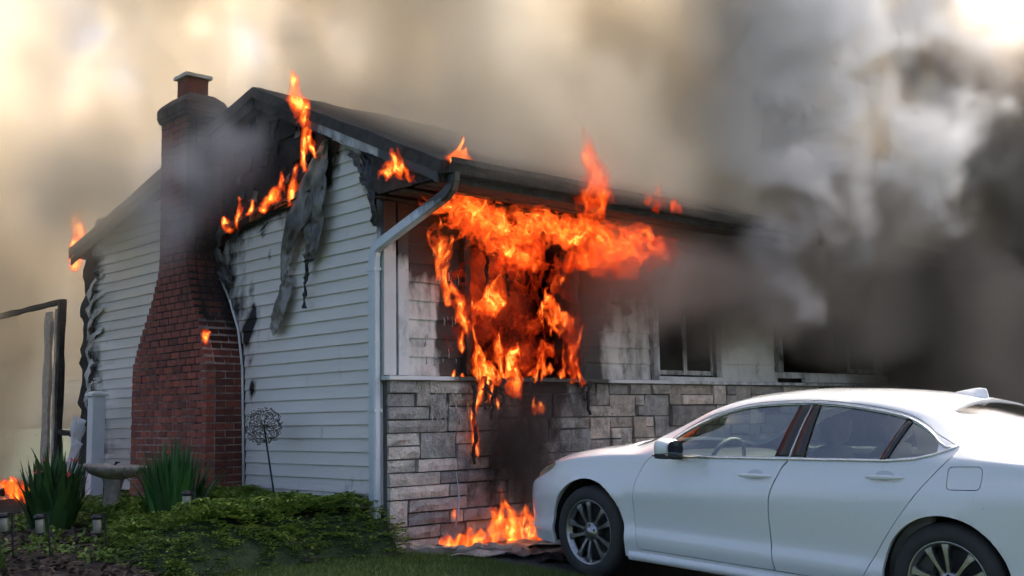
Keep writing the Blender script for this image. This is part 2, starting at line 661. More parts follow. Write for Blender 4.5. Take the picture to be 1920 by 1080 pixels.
# ------------------------------------------------------------------ gable siding
YL = interp([.20, 1.53, 1.91, 2.25, 2.60, 2.78, 2.93, 3.00, 3.06, 3.12, 3.3, 3.62], [2.26, 2.31, 2.38, 2.55, 2.70, 2.66, 2.50, 1.95, 1.40, .98, .88, .84])
YR = interp([.2, 3.08, 3.18, 3.30, 3.42, 3.52, 3.62], [.085, .085, .10, .22, .36, .50, .62])
EXPO = .118


def melt_disp(y, z):
    """how far the siding has curled off the wall"""
    yl, yr = float(YL(z)), float(YR(z))
    d = min(abs(yl - y) if z > 1.7 else 9, 9)
    top = max(0, 3.08 - z) if y > 1.0 else max(0, (3.60 - z))
    a = .06 * math.exp(-(d / .10) ** 2) * min(1, max(0, (z - 1.7) / .7))
    b = .05 * math.exp(-(top / .06) ** 2)
    c = .07 * math.exp(-(((y - .16) / .14) ** 2 + ((z - 3.15) / .25) ** 2))
    return a + b + c


def lap_boards(parent, ranges, z0, z1, expo, mat, sootfn, facing='x', base=0.0, lip=.017, seg=.06, warp=None, wave=.003):
    k = 0
    z = z0
    while z < z1 - .02:
        for (fa, fb) in ranges:
            zm = z + expo * .5
            a0, b0 = fa(z), fb(z)
            a1, b1 = fa(z + expo), fb(z + expo)
            if max(b0 - a0, b1 - a1) < .05:
                continue
            n = max(3, int((max(b0, b1) - min(a0, a1)) / seg))
            V = []
            for i in range(n + 1):
                t = i / n
                for zz, off in ((z + expo + .012, .001), (z + expo * .5, lip * .55), (z + .006, lip), (z, lip - .003), (z + .004, .0)):
                    tt = min(1, max(0, (zz - z) / expo))
                    y = (a0 + (a1 - a0) * tt) * (1 - t) + (b0 + (b1 - b0) * tt) * t
                    w = warp(y, zz) if warp else 0
                    w += wave * (n1(y * 1.7, zz * 2, 9) - .5) * 2 * (1 if off > .002 else .3)
                    dz = -.15 * w
                    d = -(off + max(w, -.004)) + base
                    V.append((d, y, zz + dz) if facing == 'x' else (y, d, zz + dz))
            F = []
            for i in range(n):
                for j in range(4):
                    q = (i * 5 + j, i * 5 + j + 1, (i + 1) * 5 + j + 1, (i + 1) * 5 + j)
                    F.append(q if facing == 'x' else q[::-1])
            o = mk('siding_board', V, F, mat, parent)
            setsoot(o.data, sootfn)
            k += 1
        z += expo
    return k


def gable_soot(c):
    y, z = c[:, 1], c[:, 2]
    s = np.zeros(len(c))
    yl = YL(z)
    s += .50 * np.exp(-((yl - y) / .26) ** 2) * sstep(1.4, 2.3, z)
    s += .55 * np.exp(-((3.06 - z) / .15) ** 2) * sstep(.95, 1.2, y)
    s += .34 * np.exp(-((3.62 - z) / .2) ** 2) + .30 * np.exp(-((y - 1.15) / .22) ** 2) * sstep(2.2, 2.9, z)
    s += .55 * np.exp(-(((y - .10) / .16) ** 2 + ((z - 3.2) / .28) ** 2))
    for (py, pz, r, a) in ((2.17, 2.0, .055, 1.0), (2.14, 2.08, .04, .8), (2.16, 1.31, .05, .9), (2.26, 1.87, .06, .8), (2.2, 2.3, .035, .6), (1.85, 2.62, .03, .5), (2.0, 2.86, .04, .6), (2.22, 1.58, .03, .6)):
        s += a * np.exp(-(((y - py) / r) ** 2 + ((z - pz) / (r * 1.7)) ** 2))
    s += .12 * sstep(.6, .2, z)
    return s


lap_boards(gable, [(lambda z: float(YR(z)), lambda z: float(YL(z)))], .235, 3.60, EXPO, M['vinyl'], gable_soot, warp=melt_disp)
YL2 = interp([.2, .96, 1.49, 1.9, 2.29, 2.6, 2.81, 3.2, 3.5], [5.6, 5.55, 5.80, 5.78, 5.92, 5.84, 5.80, 5.85, 5.8])


def melt2(y, z):
    d = float(YL2(z)) - y
    return .10 * math.exp(-(d / .16) ** 2) * (.3 + 1.4 * n1(z * 6.5, 4.4, 1)) + .05 * math.exp(-((d - .25) / .12) ** 2) * n1(z * 5, 1.1, 6)


lap_boards(gable, [(lambda z: 3.3, lambda z: float(YL2(z)))], .235, 3.50, EXPO, M['vinyl'],
           lambda c: .5 * np.exp(-((YL2(c[:, 2]) - c[:, 1]) / .14) ** 2), warp=melt2)

# white J channel that bends away beside the chimney
pts = [(-.028, 2.275, .20), (-.028, 2.30, 1.0), (-.028, 2.33, 1.53), (-.035, 2.40, 1.91), (-.05, 2.57, 2.25), (-.075, 2.74, 2.50), (-.10, 2.80, 2.66)]
o = MB().tube(pts, .013, 8).build('channel_trim', M['white_trim'], gable, smooth=True)
setsoot(o.data, lambda c: .1 + .5 * sstep(2.2, 2.7, c[:, 2]))

# scorched plywood showing where the siding peeled off
for y0, y1, z0, z1 in ((1.28, 2.28, 2.98, 3.22), (.55, .90, 3.45, 3.76)):
    n = 22
    V = []
    for i in range(n + 1):
        y = y0 + (y1 - y0) * i / n
        zt = z1 + .10 * (n1(y * 6, 1, 2) - .5) - (.10 * (y - y0) / (y1 - y0) if y0 > 1 else 0)
        if y0 < 1:
            zt = min(zt, roof_z(y) - .15)
        for x, z in ((.004, z0), (.004, zt), (.019, zt), (.019, z0)):
            V.append((x, y, z))
    F = [(0, 1, 2, 3), tuple(4 * n + k for k in (3, 2, 1, 0))]
    for i in range(n):
        F += [(4 * i + k, 4 * i + 4 + k, 4 * i + 4 + (k + 1) % 4, 4 * i + (k + 1) % 4) for k in range(4)]
    m = MB()
    m.add(V, F)
    o = m.build('plywood_patch', M['plywood'], gable)
    setsoot(o.data, lambda c: .15 + .6 * sstep(z1 - .16, z1, c[:, 2]))

# flaked char plates clinging to the upper gable
M['ash'] = pm('grey_ash_flake', (.20, .20, .21), (.10, .10, .105), 20, .9)
for k in range(34):
    y, z = random.uniform(1.0, 2.7), random.uniform(3.2, 4.05)
    if z > roof_z(y) - .2:
        continue
    s = random.uniform(.012, .04)
    m = MB()
    m.obox((.004 - .0004 * k, y, z), (.006, 0, 0), (0, s, s * random.uniform(-.5, .5)), (0, -s * .3, s * random.uniform(.4, 1.6)))
    m.build('char_flake', M['ash'] if k % 3 == 0 else M['char'], gable)
for k in range(26):   # blistered, lifted sheathing
    y, z = random.uniform(.95, 2.75), random.uniform(3.12, 4.1)
    if z > roof_z(y) - .2:
        continue
    s = random.uniform(.06, .16)
    m = MB()
    m.obox((.014 - .0007 * k, y, z), (.010 + .0002 * k, 0, random.uniform(-.006, .006)), (0, s, s * random.uniform(-.2, .2)), (0, -s * .15, s * random.uniform(.5, 1.1)))
    m.build('char_plate', M['char2'], gable, bevel=.006)


# hanging melted sheets of siding
def drape(name, path, widths, parent, crumple=.05, soot=.3, m=17, nseg=64, seed=0, fold=1.0, mat=None):
    p = np.array(path, float)
    t = np.linspace(0, 1, len(p))
    tt = np.linspace(0, 1, nseg)
    f = [interp(t, p[:, k]) for k in range(3)]
    fw = interp(np.linspace(0, 1, len(widths)), widths)
    V = []
    for a in tt:
        c = np.array([f[k](a) for k in range(3)])
        c2 = np.array([f[k](min(1, a + .02)) for k in range(3)]) - np.array([f[k](max(0, a - .02)) for k in range(3)])
        d = np.array([0, -c2[2], c2[1]])
        d /= np.linalg.norm(d) + 1e-9
        w = fw(a)
        for j in range(m):
            u = j / (m - 1) - .5
            q = c + d * (u * w) * (1 - .18 * fold * n1(a * 5 + seed, u * 2, 1))
            fl = math.sin(u * 12 * fold + 7 * n1(a * 5, seed, 3) + 2.5 * a) * crumple * .40 + (abs(n1(a * 9, u * 4 + seed, 1) - .5)) * crumple * .5
            q[0] += fl - crumple * 1.5 * (n1(a * 5 + seed, u * 2.4, 5.5) - .35)
            q[1] += crumple * .35 * (n1(a * 5, u * 5 + seed, 7.7) - .5)
            q[2] += crumple * .5 * (n1(a * 5, u * 5 + seed, 2.7) - .5)
            q[0] = min(q[0], -.022)
            V.append(tuple(q))
    F = [(i * m + j, i * m + j + 1, (i + 1) * m + j + 1, (i + 1) * m + j) for i in range(nseg - 1) for j in range(m - 1)]
    o = mk(name, V, F, mat or M['melt'], parent, smooth=True)
    md = o.modifiers.new('thick', 'SOLIDIFY')
    md.thickness = .003
    setsoot(o.data, lambda c: soot + .25 * (c[:, 2] * 0 + 1) * (fbm(c * 6, 3) - .5))
    return o


drape('melted_sheet', [(-.10, .72, 3.52), (-.10, .88, 3.30), (-.11, 1.08, 3.02), (-.10, 1.30, 2.78), (-.09, 1.42, 2.55), (-.08, 1.47, 2.36), (-.08, 1.46, 2.27)],
      [.08, .30, .40, .30, .20, .14, .06], gable, .028, .26, seed=1)
drape('melted_sheet', [(-.09, .80, 3.28), (-.10, .86, 3.05), (-.11, .93, 2.85), (-.10, .95, 2.65), (-.09, 1.03, 2.50), (-.09, 1.08, 2.44)],
      [.08, .30, .38, .34, .20, .05], gable, .032, .34, seed=2)
drape('melted_sheet', [(-.07, 1.42, 2.36), (-.08, 1.44, 2.25), (-.09, 1.53, 2.05), (-.08, 1.64, 1.90), (-.07, 1.70, 1.84)],
      [.05, .22, .24, .18, .10], gable, .015, .0, seed=3, fold=.4)
drape('melted_strip', [(-.07, 1.08, 2.50), (-.08, 1.07, 2.38), (-.07, 1.12, 2.20), (-.08, 1.12, 2.02)], [.05, .07, .035, .04], gable, .03, .95, m=6, seed=4)
drape('melted_sheet', [(-.06, .24, 3.34), (-.09, .12, 3.22), (-.11, .06, 3.05), (-.09, .03, 2.86), (-.07, .03, 2.72), (-.06, .05, 2.64)],
      [.06, .14, .15, .12, .10, .06], gable, .028, .62, seed=5)
drape('melted_sheet', [(-.08, 2.58, 3.0), (-.09, 2.70, 2.93), (-.10, 2.76, 2.78), (-.10, 2.68, 2.62), (-.08, 2.57, 2.46), (-.06, 2.5, 2.38)],
      [.07, .16, .20, .16, .12, .03], gable, .04, .45, seed=6)
drape('melted_sheet', [(-.05, 2.62, 2.98), (-.07, 2.3, 3.04), (-.06, 1.9, 3.09), (-.06, 1.5, 3.10), (-.06, 1.32, 3.05)], [.08, .05, .045, .04, .08], gable, .02, .42, seed=8, nseg=50, m=6)
drape('melted_sheet', [(-.05, .86, 3.56), (-.06, .7, 3.60), (-.06, .5, 3.55), (-.06, .3, 3.44), (-.06, .16, 3.28)], [.06, .05, .05, .07, .08], gable, .022, .28, seed=9, m=6)
drape('melted_sheet', [(-.07, .42, 3.36), (-.10, .30, 3.30), (-.10, .20, 3.16), (-.08, .16, 3.02)], [.04, .08, .08, .03], gable, .03, .38, seed=12, m=7)
# peeled siding edges at the rear corner
for z, L_, s in ((2.72, .3, 3), (2.30, .32, 5), (2.05, .3, 7), (1.72, .36, 9), (1.45, .3, 11), (2.5, .22, 13)):
    drape('peeled_siding', [(-.06, 5.62, z + .1), (-.10, 5.78, z + .04), (-.13, 5.9, z - L_ * .45), (-.08, 5.93, z - L_)], [.05, .10, .09, .04], gable, .03, .18, m=6, nseg=20, seed=s, mat=M['vinyl'])
# charred corner post and its ragged wood
m = MB()
V = []
n = 40
for i in range(n + 1):
    z = -.1 + 3.4 * i / n
    for (dx, dy) in ((-.04, -.30), (-.04, .14), (.1, .14), (.1, -.30)):
        yy = 6.15 + dy * (1 + .5 * (n1(z * 5, dy * 9, 3) - .5)) + (.10 * max(0, n1(z * 9, 4, 4) - .62) * 6 if dy > 0 else 0)
        V.append((dx + .04 * (n1(z * 6, dx, dy) - .5), yy, z))
F = [(0, 1, 2, 3), tuple(4 * n + k for k in (3, 2, 1, 0))]
for i in range(n):
    F += [(4 * i + k, 4 * i + 4 + k, 4 * i + 4 + (k + 1) % 4, 4 * i + (k + 1) % 4) for k in range(4)]
m.add(V, F)
m.build('corner_post', M['char'], gable)

# ------------------------------------------------------------------ front: trim, lap boards
def trim(name, x0, x1, y0, y1, z0, z1, parent, soot=lambda c: c[:, 0] * 0 + .1, mat='white_trim', bevel=.003, cuts=1):
    m = MB()
    zz = np.linspace(z0, z1, cuts + 1)
    xx = np.linspace(x0, x1, cuts + 1)
    if z1 - z0 > x1 - x0:
        V = []
        for z in zz:
            V += [(x0, y0, z), (x1, y0, z), (x1, y1, z), (x0, y1, z)]
    else:
        V = []
        for x in xx:
            V += [(x, y0, z0), (x, y0, z1), (x, y1, z1), (x, y1, z0)]
    F = [(3, 2, 1, 0), tuple(4 * cuts + k for k in range(4))]
    for i in range(cuts):
        F += [(4 * i + k, 4 * i + (k + 1) % 4, 4 * i + 4 + (k + 1) % 4, 4 * i + 4 + k) for k in range(4)]
    m.add(V, F)
    o = m.build(name, M[mat], parent, bevel=bevel if cuts == 1 else 0)
    setsoot(o.data, soot)
    return o


trim('corner_board', -.022, .105, -.032, .018, 1.36, 2.86, front, lambda c: .05 + .95 * sstep(2.35, 2.75, c[:, 2]), cuts=12)
trim('corner_board', -.02, .018, .02, .075, .22, 2.9, gable, lambda c: .05 + .95 * sstep(2.55, 2.85, c[:, 2]), cuts=12)
trim('casing_board', .125, .235, -.040, .018, 1.36, 2.86, front, lambda c: .1 + .9 * sstep(2.2, 2.6, c[:, 2]), cuts=12)
trim('ledge', -.03, 8.5, -.115, .018, 1.318, 1.352, front, lambda c: .05 + .85 * sstep(.62, .8, c[:, 0]) * sstep(2.9, 2.4, c[:, 0]) + .2 * sstep(3, 5, c[:, 0]), cuts=80)


def front_soot(c):
    x, z = c[:, 0], c[:, 2]
    s = 1.0 * sstep(.50, .84, x) * sstep(2.5, 2.4, x)
    s = np.maximum(s, sstep(2.05, 2.62, z) * .95)
    s = np.maximum(s, .9 * sstep(2.95, 2.45, x) * (x > 2.4))
    s += .35 * (fbm(np.stack([x * 26, x * 0, z * 3], -1), 3) - .45) * sstep(.25, .6, x) * 2
    s += .16
    return s


lap_boards(front, [(lambda z: .237, lambda z: .868)], 1.356, 2.84, .165, M['white_lap'], front_soot, facing='y', lip=.02, seg=.03, base=.018, wave=.005)
lap_boards(front, [(lambda z: 2.432, lambda z: 3.52)], 1.356, 2.84, .165, M['white_lap'], front_soot, facing='y', lip=.02, seg=.08, base=.018)
lap_boards(front, [(lambda z: 4.80, lambda z: 5.92)], 1.356, 2.84, .20, M['white_lap'], lambda c: .05 + .9 * sstep(2.0, 2.5, c[:, 2]), facing='y', lip=.016, seg=.1, base=.018)
sootw = lambda c: .32 + .7 * sstep(1.95, 2.4, c[:, 2])


def window(x0, x1, z0, z1, sashes, sill=.07, muntins=True):
    w = MB()
    o = trim('window', x0 - .10, x0 - .002, -.05, .05, z0 - .02, z1 + .1, front, sootw, cuts=8)
    trim('frame', x1 + .002, x1 + .10, -.05, .05, z0 - .02, z1 + .1, o, sootw, cuts=8)
    trim('frame', x0 - .1, x1 + .1, -.052, .05, z1 + .101, z1 + .18, o, lambda c: c[:, 0] * 0 + 1)
    trim('sill', x0 - .06, x1 + .06, -.085, .05, z0 - .09, z0 - .022, o, lambda c: c[:, 0] * 0 + .15)
    for (a, b) in sashes:
        s = trim('sash', a, a + .03, .0, .035, z0, z1, o, sootw, cuts=6)
        trim('rail', b - .03, b, .0, .035, z0, z1, s, sootw, cuts=6)
        trim('rail', a + .031, b - .031, .001, .034, z0, z0 + .05, s, sootw)
        trim('rail', a + .031, b - .031, .001, .034, z1 - .05, z1, s, sootw)
        MB().box(a + .031, b - .031, .014, .018, z0 + .051, z1 - .051).build('pane', M['pane'], s)
        if muntins:
            for t in (1 / 3, 2 / 3):
                xm = a + .031 + (b - a - .062) * t
                trim('muntin', xm - .006, xm + .006, .008, .0125, z0 + .052, z1 - .052, s, sootw)
    return o


w1 = window(3.62, 4.62, 1.42, 2.45, [(3.622, 4.118), (4.122, 4.618)], muntins=False)
w2 = window(5.98, 8.30, 1.50, 2.55, [(7.60, 8.298)], muntins=True)
trim('sill_board', 6.35, 8.42, -.10, -.055, 1.36, 1.455, front, lambda c: c[:, 0] * 0 + .12)
# burnt remains of the frame round the fire window
m = MB()
for (a, b, c_, d) in ((.87, .93, 1.37, 2.64), (2.37, 2.43, 1.37, 2.64)):
    V = []
    n = 24
    for i in range(n + 1):
        z = c_ + (d - c_) * i / n
        w = .03 * (n1(z * 7, a, 2) - .3)
        for x, y in ((a - w, -.05), (b + w, -.05), (b + w, .03), (a - w, .03)):
            V.append((x, y - .02 * n1(z * 9, a, 3), z))
    F = [(3, 2, 1, 0), tuple(4 * n + k for k in range(4))]
    for i in range(n):
        F += [(4 * i + k, 4 * i + (k + 1) % 4, 4 * i + 4 + (k + 1) % 4, 4 * i + 4 + k) for k in range(4)]
    MB().add(V, F).build('burnt_jamb', M['char'], front)
# ragged strips hanging in and under the window
for k, (x, zt, ln, w) in enumerate(((.88, 1.30, .72, .05), (1.02, 1.36, .30, .05), (1.10, 1.33, .36, .04), (1.22, 1.34, .26, .06), (2.40, 1.33, .33, .06), (1.60, 1.30, .2, .03),
                                    (1.45, 2.62, .5, .05), (1.62, 2.62, .34, .04), (1.2, 2.63, .42, .05), (1.8, 2.6, .28, .05), (2.2, 2.6, .45, .05))):
    V = []
    n = 18
    y0 = -.13 if zt < 2 else .02
    for i in range(n + 1):
        t = i / n
        ww = w * (1 - .55 * t) * (.6 + .8 * n1(t * 6, k, 3))
        cx = x + .06 * (n1(t * 4, k * 3.3, 1) - .5)
        yy = y0 - .05 * (n1(t * 5, k, 8) - .3)
        for u in (-1, 0, 1):
            V.append((cx + u * ww * .5, yy - (.012 if u == 0 else 0), zt - ln * t))
    F = [(i * 3 + j, i * 3 + j + 1, i * 3 + j + 4, i * 3 + j + 3) for i in range(n) for j in range(2)]
    o = mk('burnt_strip', V, F, M['char'], front, smooth=True)
    md = o.modifiers.new('thick', 'SOLIDIFY')
    md.thickness = .008
# white drips of melted vinyl on the boards and stones
M['drip'] = pm('melted_drip', (.50, .48, .45), (.30, .28, .26), 30, .45)
for k in range(60):
    x = random.uniform(.40, .86)
    z = random.choice((random.uniform(1.45, 2.55), random.uniform(.95, 1.28), random.uniform(1.0, 1.28)))
    y = -.012 if z > 1.34 else -.098
    ln = random.uniform(.03, .11)
    r = random.uniform(.003, .006)
    MB().tube([(x, y + .004, z), (x + random.uniform(-.004, .004), y - .004, z - ln * .5), (x, y, z - ln)], [r * .6, r, r * 1.2], 5).build('vinyl_drip', M['drip'], front, smooth=True)

# security lamp on the front wall
m = MB()
m.box(2.90, 3.12, -.05, -.02, 2.13, 2.16)
m.tube([(3.02, -.05, 2.15), (3.02, -.10, 2.10), (3.02, -.13, 2.03)], [.03, .05, .058], 14)
m.build('wall_lamp', M['black_metal'], front)

# ------------------------------------------------------------------ veneer stones
MB().box(.0, 8.9, -.028, .018, -.5, 1.316).build('stone_backing', M['stone_joint'], front)
rows = 13
rh = (1.316 + .14) / rows
cw = .05
ncol = int(8.9 / cw)
occ = np.zeros((rows, ncol), bool)
pal = [((.22, .22, .22), 5), ((.26, .26, .255), 5), ((.30, .295, .285), 3), ((.37, .355, .335), 2.4), ((.195, .205, .215), 3), ((.25, .235, .22), 2), ((.38, .355, .335), 1.2), ((.175, .175, .18), 2.5)]
rs = random.Random(5)
for r in range(rows):
    c = 0
    while c < ncol:
        if occ[r, c]:
            c += 1
            continue
        h = 2 if (r < rows - 1 and rs.random() < .42) else 1
        wmax = rs.choice((3, 4, 6, 7, 9, 11, 13)) if h == 1 else rs.choice((4, 5, 6, 8, 10))
        w = 0
        while c + w < ncol and w < wmax and not occ[r, c + w] and (h == 1 or not occ[r + 1, c + w]):
            w += 1
        if w < 3 and h == 2:
            h = 1
            w = 0
            while c + w < ncol and w < wmax and not occ[r, c + w]:
                w += 1
        # leave no slivers
        rest = 0
        while c + w + rest < ncol and rest < 3 and not occ[r, c + w + rest] and (h == 1 or not occ[r + 1, c + w + rest]):
            rest += 1
        if rest < 3:
            w += rest
        occ[r:r + h, c:c + w] = True
        x0, x1 = c * cw + .007, (c + w) * cw - .007
        z0, z1 = -.14 + r * rh + .007, -.14 + (r + h) * rh - .007
        c += w
        if x0 > 6.6:
            continue
        nx = max(2, min(6, int((x1 - x0) / .09)))
        nz = 2 if h == 1 else 3
        dep = rs.uniform(.046, .098)
        V = []
        jx0, jx1, jz0, jz1 = (rs.uniform(-.003, .003) for _ in range(4))
        for i in range(nx + 1):
            for k in range(nz + 1):
                e = (i in (0, nx)) or (k in (0, nz))
                d = dep - (.012 if e else 0) + (.016 * (rs.random() - .5))
                V.append((x0 + jx0 + (x1 + jx1 - x0 - jx0) * i / nx + (0 if i in (0, nx) else rs.uniform(-.012, .012)), -d,
                          z0 + jz0 + (z1 + jz1 - z0 - jz0) * k / nz + (0 if k in (0, nz) else rs.uniform(-.008, .008))))
        nb = len(V)
        F = [(i * (nz + 1) + k, (i + 1) * (nz + 1) + k, (i + 1) * (nz + 1) + k + 1, i * (nz + 1) + k + 1) for i in range(nx) for k in range(nz)]
        rim = [i * (nz + 1) for i in range(nx + 1)] + [nx * (nz + 1) + k for k in range(1, nz + 1)] + [i * (nz + 1) + nz for i in range(nx - 1, -1, -1)] + [k for k in range(nz - 1, 0, -1)]
        for q in rim:
            V.append((V[q][0], -.02, V[q][2]))
        L_ = len(rim)
        for q in range(L_):
            F.append((rim[q], nb + q, nb + (q + 1) % L_, rim[(q + 1) % L_]))
        o = mk('stone', V, F, M['stone'], front)
        col = rs.choices([p[0] for p in pal], [p[1] for p in pal])[0]
        j = rs.uniform(.85, 1.15)
        if x0 > 2.3:
            col = (col[0] * 1.04, col[1] * .96, col[2] * .90)
        o.color = (col[0] * j * 1.7, col[1] * j * 1.66, col[2] * j * 1.6, 1)
        setsoot(o.data, lambda c: .30 * np.exp(-(((c[:, 0] - 1.7) / .8) ** 2 + ((c[:, 2] - .6) / .7) ** 2)) + .38 * sstep(.9, 1.35, c[:, 2]) * sstep(.7, 1.0, c[:, 0]) * sstep(3, 2.3, c[:, 0]) + .06)

# ------------------------------------------------------------------ downspout
def rect_tube(m, pts, hw, hd):
    pts = [Vector(p) for p in pts]
    V = []
    n = len(pts)
    for i, p in enumerate(pts):
        t = (pts[min(i + 1, n - 1)] - pts[max(i - 1, 0)]).normalized()
        a = Vector((1, 0, 0))
        b = t.cross(a).normalized()
        r = .012
        for (u, v) in ((-hw + r, -hd), (hw - r, -hd), (hw, -hd + r), (hw, hd - r), (hw - r, hd), (-hw + r, hd), (-hw, hd - r), (-hw, -hd + r)):
            V.append(p + a * u + b * v)
    F = [tuple(range(8))[::-1], tuple((n - 1) * 8 + k for k in range(8))]
    for i in range(n - 1):
        F += [(i * 8 + k, i * 8 + (k + 1) % 8, (i + 1) * 8 + (k + 1) % 8, (i + 1) * 8 + k) for k in range(8)]
    m.add(V, F)


m = MB()
rect_tube(m, [(-.06, -1.01, 2.93), (-.06, -1.005, 2.87), (-.062, -.98, 2.81), (-.065, -.93, 2.765), (-.066, -.60, 2.655), (-.067, -.25, 2.54), (-.067, -.03, 2.466), (-.067, .025, 2.43),
              (-.067, .045, 2.37), (-.067, .048, 2.2), (-.067, .048, 1.5), (-.067, .048, .8), (-.067, .048, .05)], .036, .048)
o = m.build('downspout', M['gutter'], house, smooth=False)
setsoot(o.data, lambda c: .95 * sstep(2.68, 2.82, c[:, 2]) + .22 * sstep(2.5, 2.7, c[:, 2]))
for z in (2.25, 1.05):
    MB().box(-.108, -.02, -.006, .102, z, z + .03).build('strap', M['gutter'], o)

# ------------------------------------------------------------------ chimney
XO = -.42
chim = None
cl = interp([-.2, 1.56, 1.7, 2.75, 4.2], [4.0, 4.0, 3.93, 3.40, 3.42])
cr_ = interp([-.2, 1.50, 1.62, 2.75, 4.2], [2.315, 2.33, 2.37, 2.785, 2.83])
zz = np.linspace(-.2, 4.2, 60)
outl = [(float(cr_(z)) + .0055, z) for z in zz] + [(float(cl(z)) - .018, z) for z in zz[::-1]]
chim = MB().prism(outl, XO + .0045, .02).build('chimney', M['mortar'], house)


def chsoot(y, z):
    """1 where smoke has blackened the bricks"""
    s = 0.0
    s = max(s, float(sstep(1.9, 2.35, z)) * float(sstep(3.25, 2.6, y)))
    s = max(s, .28 * float(sstep(2.6, 3.3, z)) * float(sstep(3.6, 2.9, y)))
    s = max(s, float(sstep(4.0, 4.2, z)))
    return s


setsoot(chim.data, lambda c: np.array([.25 + .7 * chsoot(p[1] if p[0] < -.3 else 2.3, p[2]) for p in c]))
bmesh_brick = MB().box(-.5, .5, -.5, .5, -.5, .5)
bvar = []
for k in range(3):
    bm = bmesh.new()
    bmesh.ops.create_cube(bm, size=1.0)
    bmesh.ops.bevel(bm, geom=bm.edges[:], offset=.045, segments=1, affect='EDGES')
    for v in bm.verts:
        v.co += Vector([random.uniform(-.02, .02) for _ in range(3)])
    me = bpy.data.meshes.new('brick')
    bm.to_mesh(me)
    bm.free()
    me.materials.append(M['brick'])
    bvar.append(me)
BR = []   # (cx, cy, cz, dx, dy, dz, side)
COURSE = .0725
k = 0
z = -.17
while z < 4.18:
    ya, yb = float(cr_(z + .03)), float(cl(z + .03))
    jog = .105 * (k % 2)
    # front row
    y = ya
    first = True
    while y < yb - .02:
        L_ = .205
        if first and k % 2:
            L_ = .10
        if y + L_ > yb - .06:
            L_ = yb - y
        BR.append((XO + .048, y + L_ / 2 - .005, z + .031, .096, L_ - .011, .061, 0))
        y += L_
        first = False
    # return face towards the street
    x = XO + .098
    first = True
    while x < -.03:
        L_ = .205 if not (first and k % 2 == 0) else .11
        if x + L_ > -.08:
            L_ = -.012 - x
        BR.append((x + L_ / 2 + .004, ya + .045, z + .031, L_ - .011, .096, .061, 1))
        x += L_
        first = False
    z += COURSE
    k += 1
BR.sort(key=lambda b: b[2])


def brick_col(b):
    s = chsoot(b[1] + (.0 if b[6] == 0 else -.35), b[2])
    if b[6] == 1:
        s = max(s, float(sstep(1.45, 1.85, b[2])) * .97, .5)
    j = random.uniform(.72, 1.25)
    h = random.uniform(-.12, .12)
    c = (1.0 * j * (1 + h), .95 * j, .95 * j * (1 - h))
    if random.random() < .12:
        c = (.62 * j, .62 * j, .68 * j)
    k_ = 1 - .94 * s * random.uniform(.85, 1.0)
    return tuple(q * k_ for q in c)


rest = MB()
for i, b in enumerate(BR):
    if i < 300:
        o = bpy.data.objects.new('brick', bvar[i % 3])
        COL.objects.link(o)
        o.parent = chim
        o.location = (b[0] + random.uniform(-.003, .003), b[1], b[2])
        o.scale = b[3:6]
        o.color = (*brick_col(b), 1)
# upper stack: joined, one mesh, with the same brick shape
M['brick_top'] = pm('red_brick_stack', (.25, .066, .042), (.14, .038, .03), 9, .85, .5, 70, detail=6, soot=True, sootcol=(.012, .010, .010))
m = MB()
for b in BR[300:]:
    V = [(v.co.x * b[3] + b[0], v.co.y * b[4] + b[1], v.co.z * b[5] + b[2]) for v in bvar[0].vertices]
    m.add(V, [tuple(p.vertices) for p in bvar[0].polygons])
o = m.build('brickwork', M['brick_top'], chim, recalc=False)
o['kind'] = 'stuff'
setsoot(o.data, lambda c: np.array([-.02 + .42 * (chsoot(p[1], p[2]) if p[0] < XO + .05 else 1.0) for p in c]))
# corbelled crown, flue and its concrete lid
m = MB()
V = []
n = 14
for i, (dz, e) in enumerate(((4.17, .004), (4.185, .022), (4.22, .026), (4.225, .036), (4.32, .036), (4.36, .015), (4.43, -.06))):
    ya, yb, xa, xb = 2.82 - e, 3.43 + e, XO - e, -.0 + e
    r = .03
    ring = []
    for (qx, qy, a0) in ((xb - r, yb - r, 0), (xa + r, yb - r, 90), (xa + r, ya + r, 180), (xb - r, ya + r, 270)):
        for t in range(4):
            a = R(a0 + 30 * t)
            ring.append((qx + r * math.cos(a), qy + r * math.sin(a), dz))
    V += ring
F = [tuple(range(16))[::-1], tuple(6 * 16 + k for k in range(16))]
for i in range(6):
    F += [(i * 16 + k, i * 16 + (k + 1) % 16, (i + 1) * 16 + (k + 1) % 16, (i + 1) * 16 + k) for k in range(16)]
m.add(V, F)
M['crown'] = pm('sooty_mortar_crown', (.045, .036, .032), (.09, .065, .055), 7, .95, .8, 50)
m.build('chimney_crown', M['crown'], chim, smooth=False)
M['flue'] = pm('clay_flue', (.20, .065, .04), (.12, .042, .03), 10, .9, .4, 60)
MB().box(-.335, -.095, 2.99, 3.23, 4.42, 4.64).build('flue', M['flue'], chim, bevel=.008)
m = MB()
m.box(-.365, -.065, 2.96, 3.26, 4.64, 4.675)
m.add([(-.365, 2.96, 4.676), (-.065, 2.96, 4.676), (-.065, 3.26, 4.676), (-.365, 3.26, 4.676), (-.215, 3.11, 4.715)], [(0, 1, 4), (1, 2, 4), (2, 3, 4), (3, 0, 4), (3, 2, 1, 0)])
m.build('chimney_lid', M['cap'], chim)


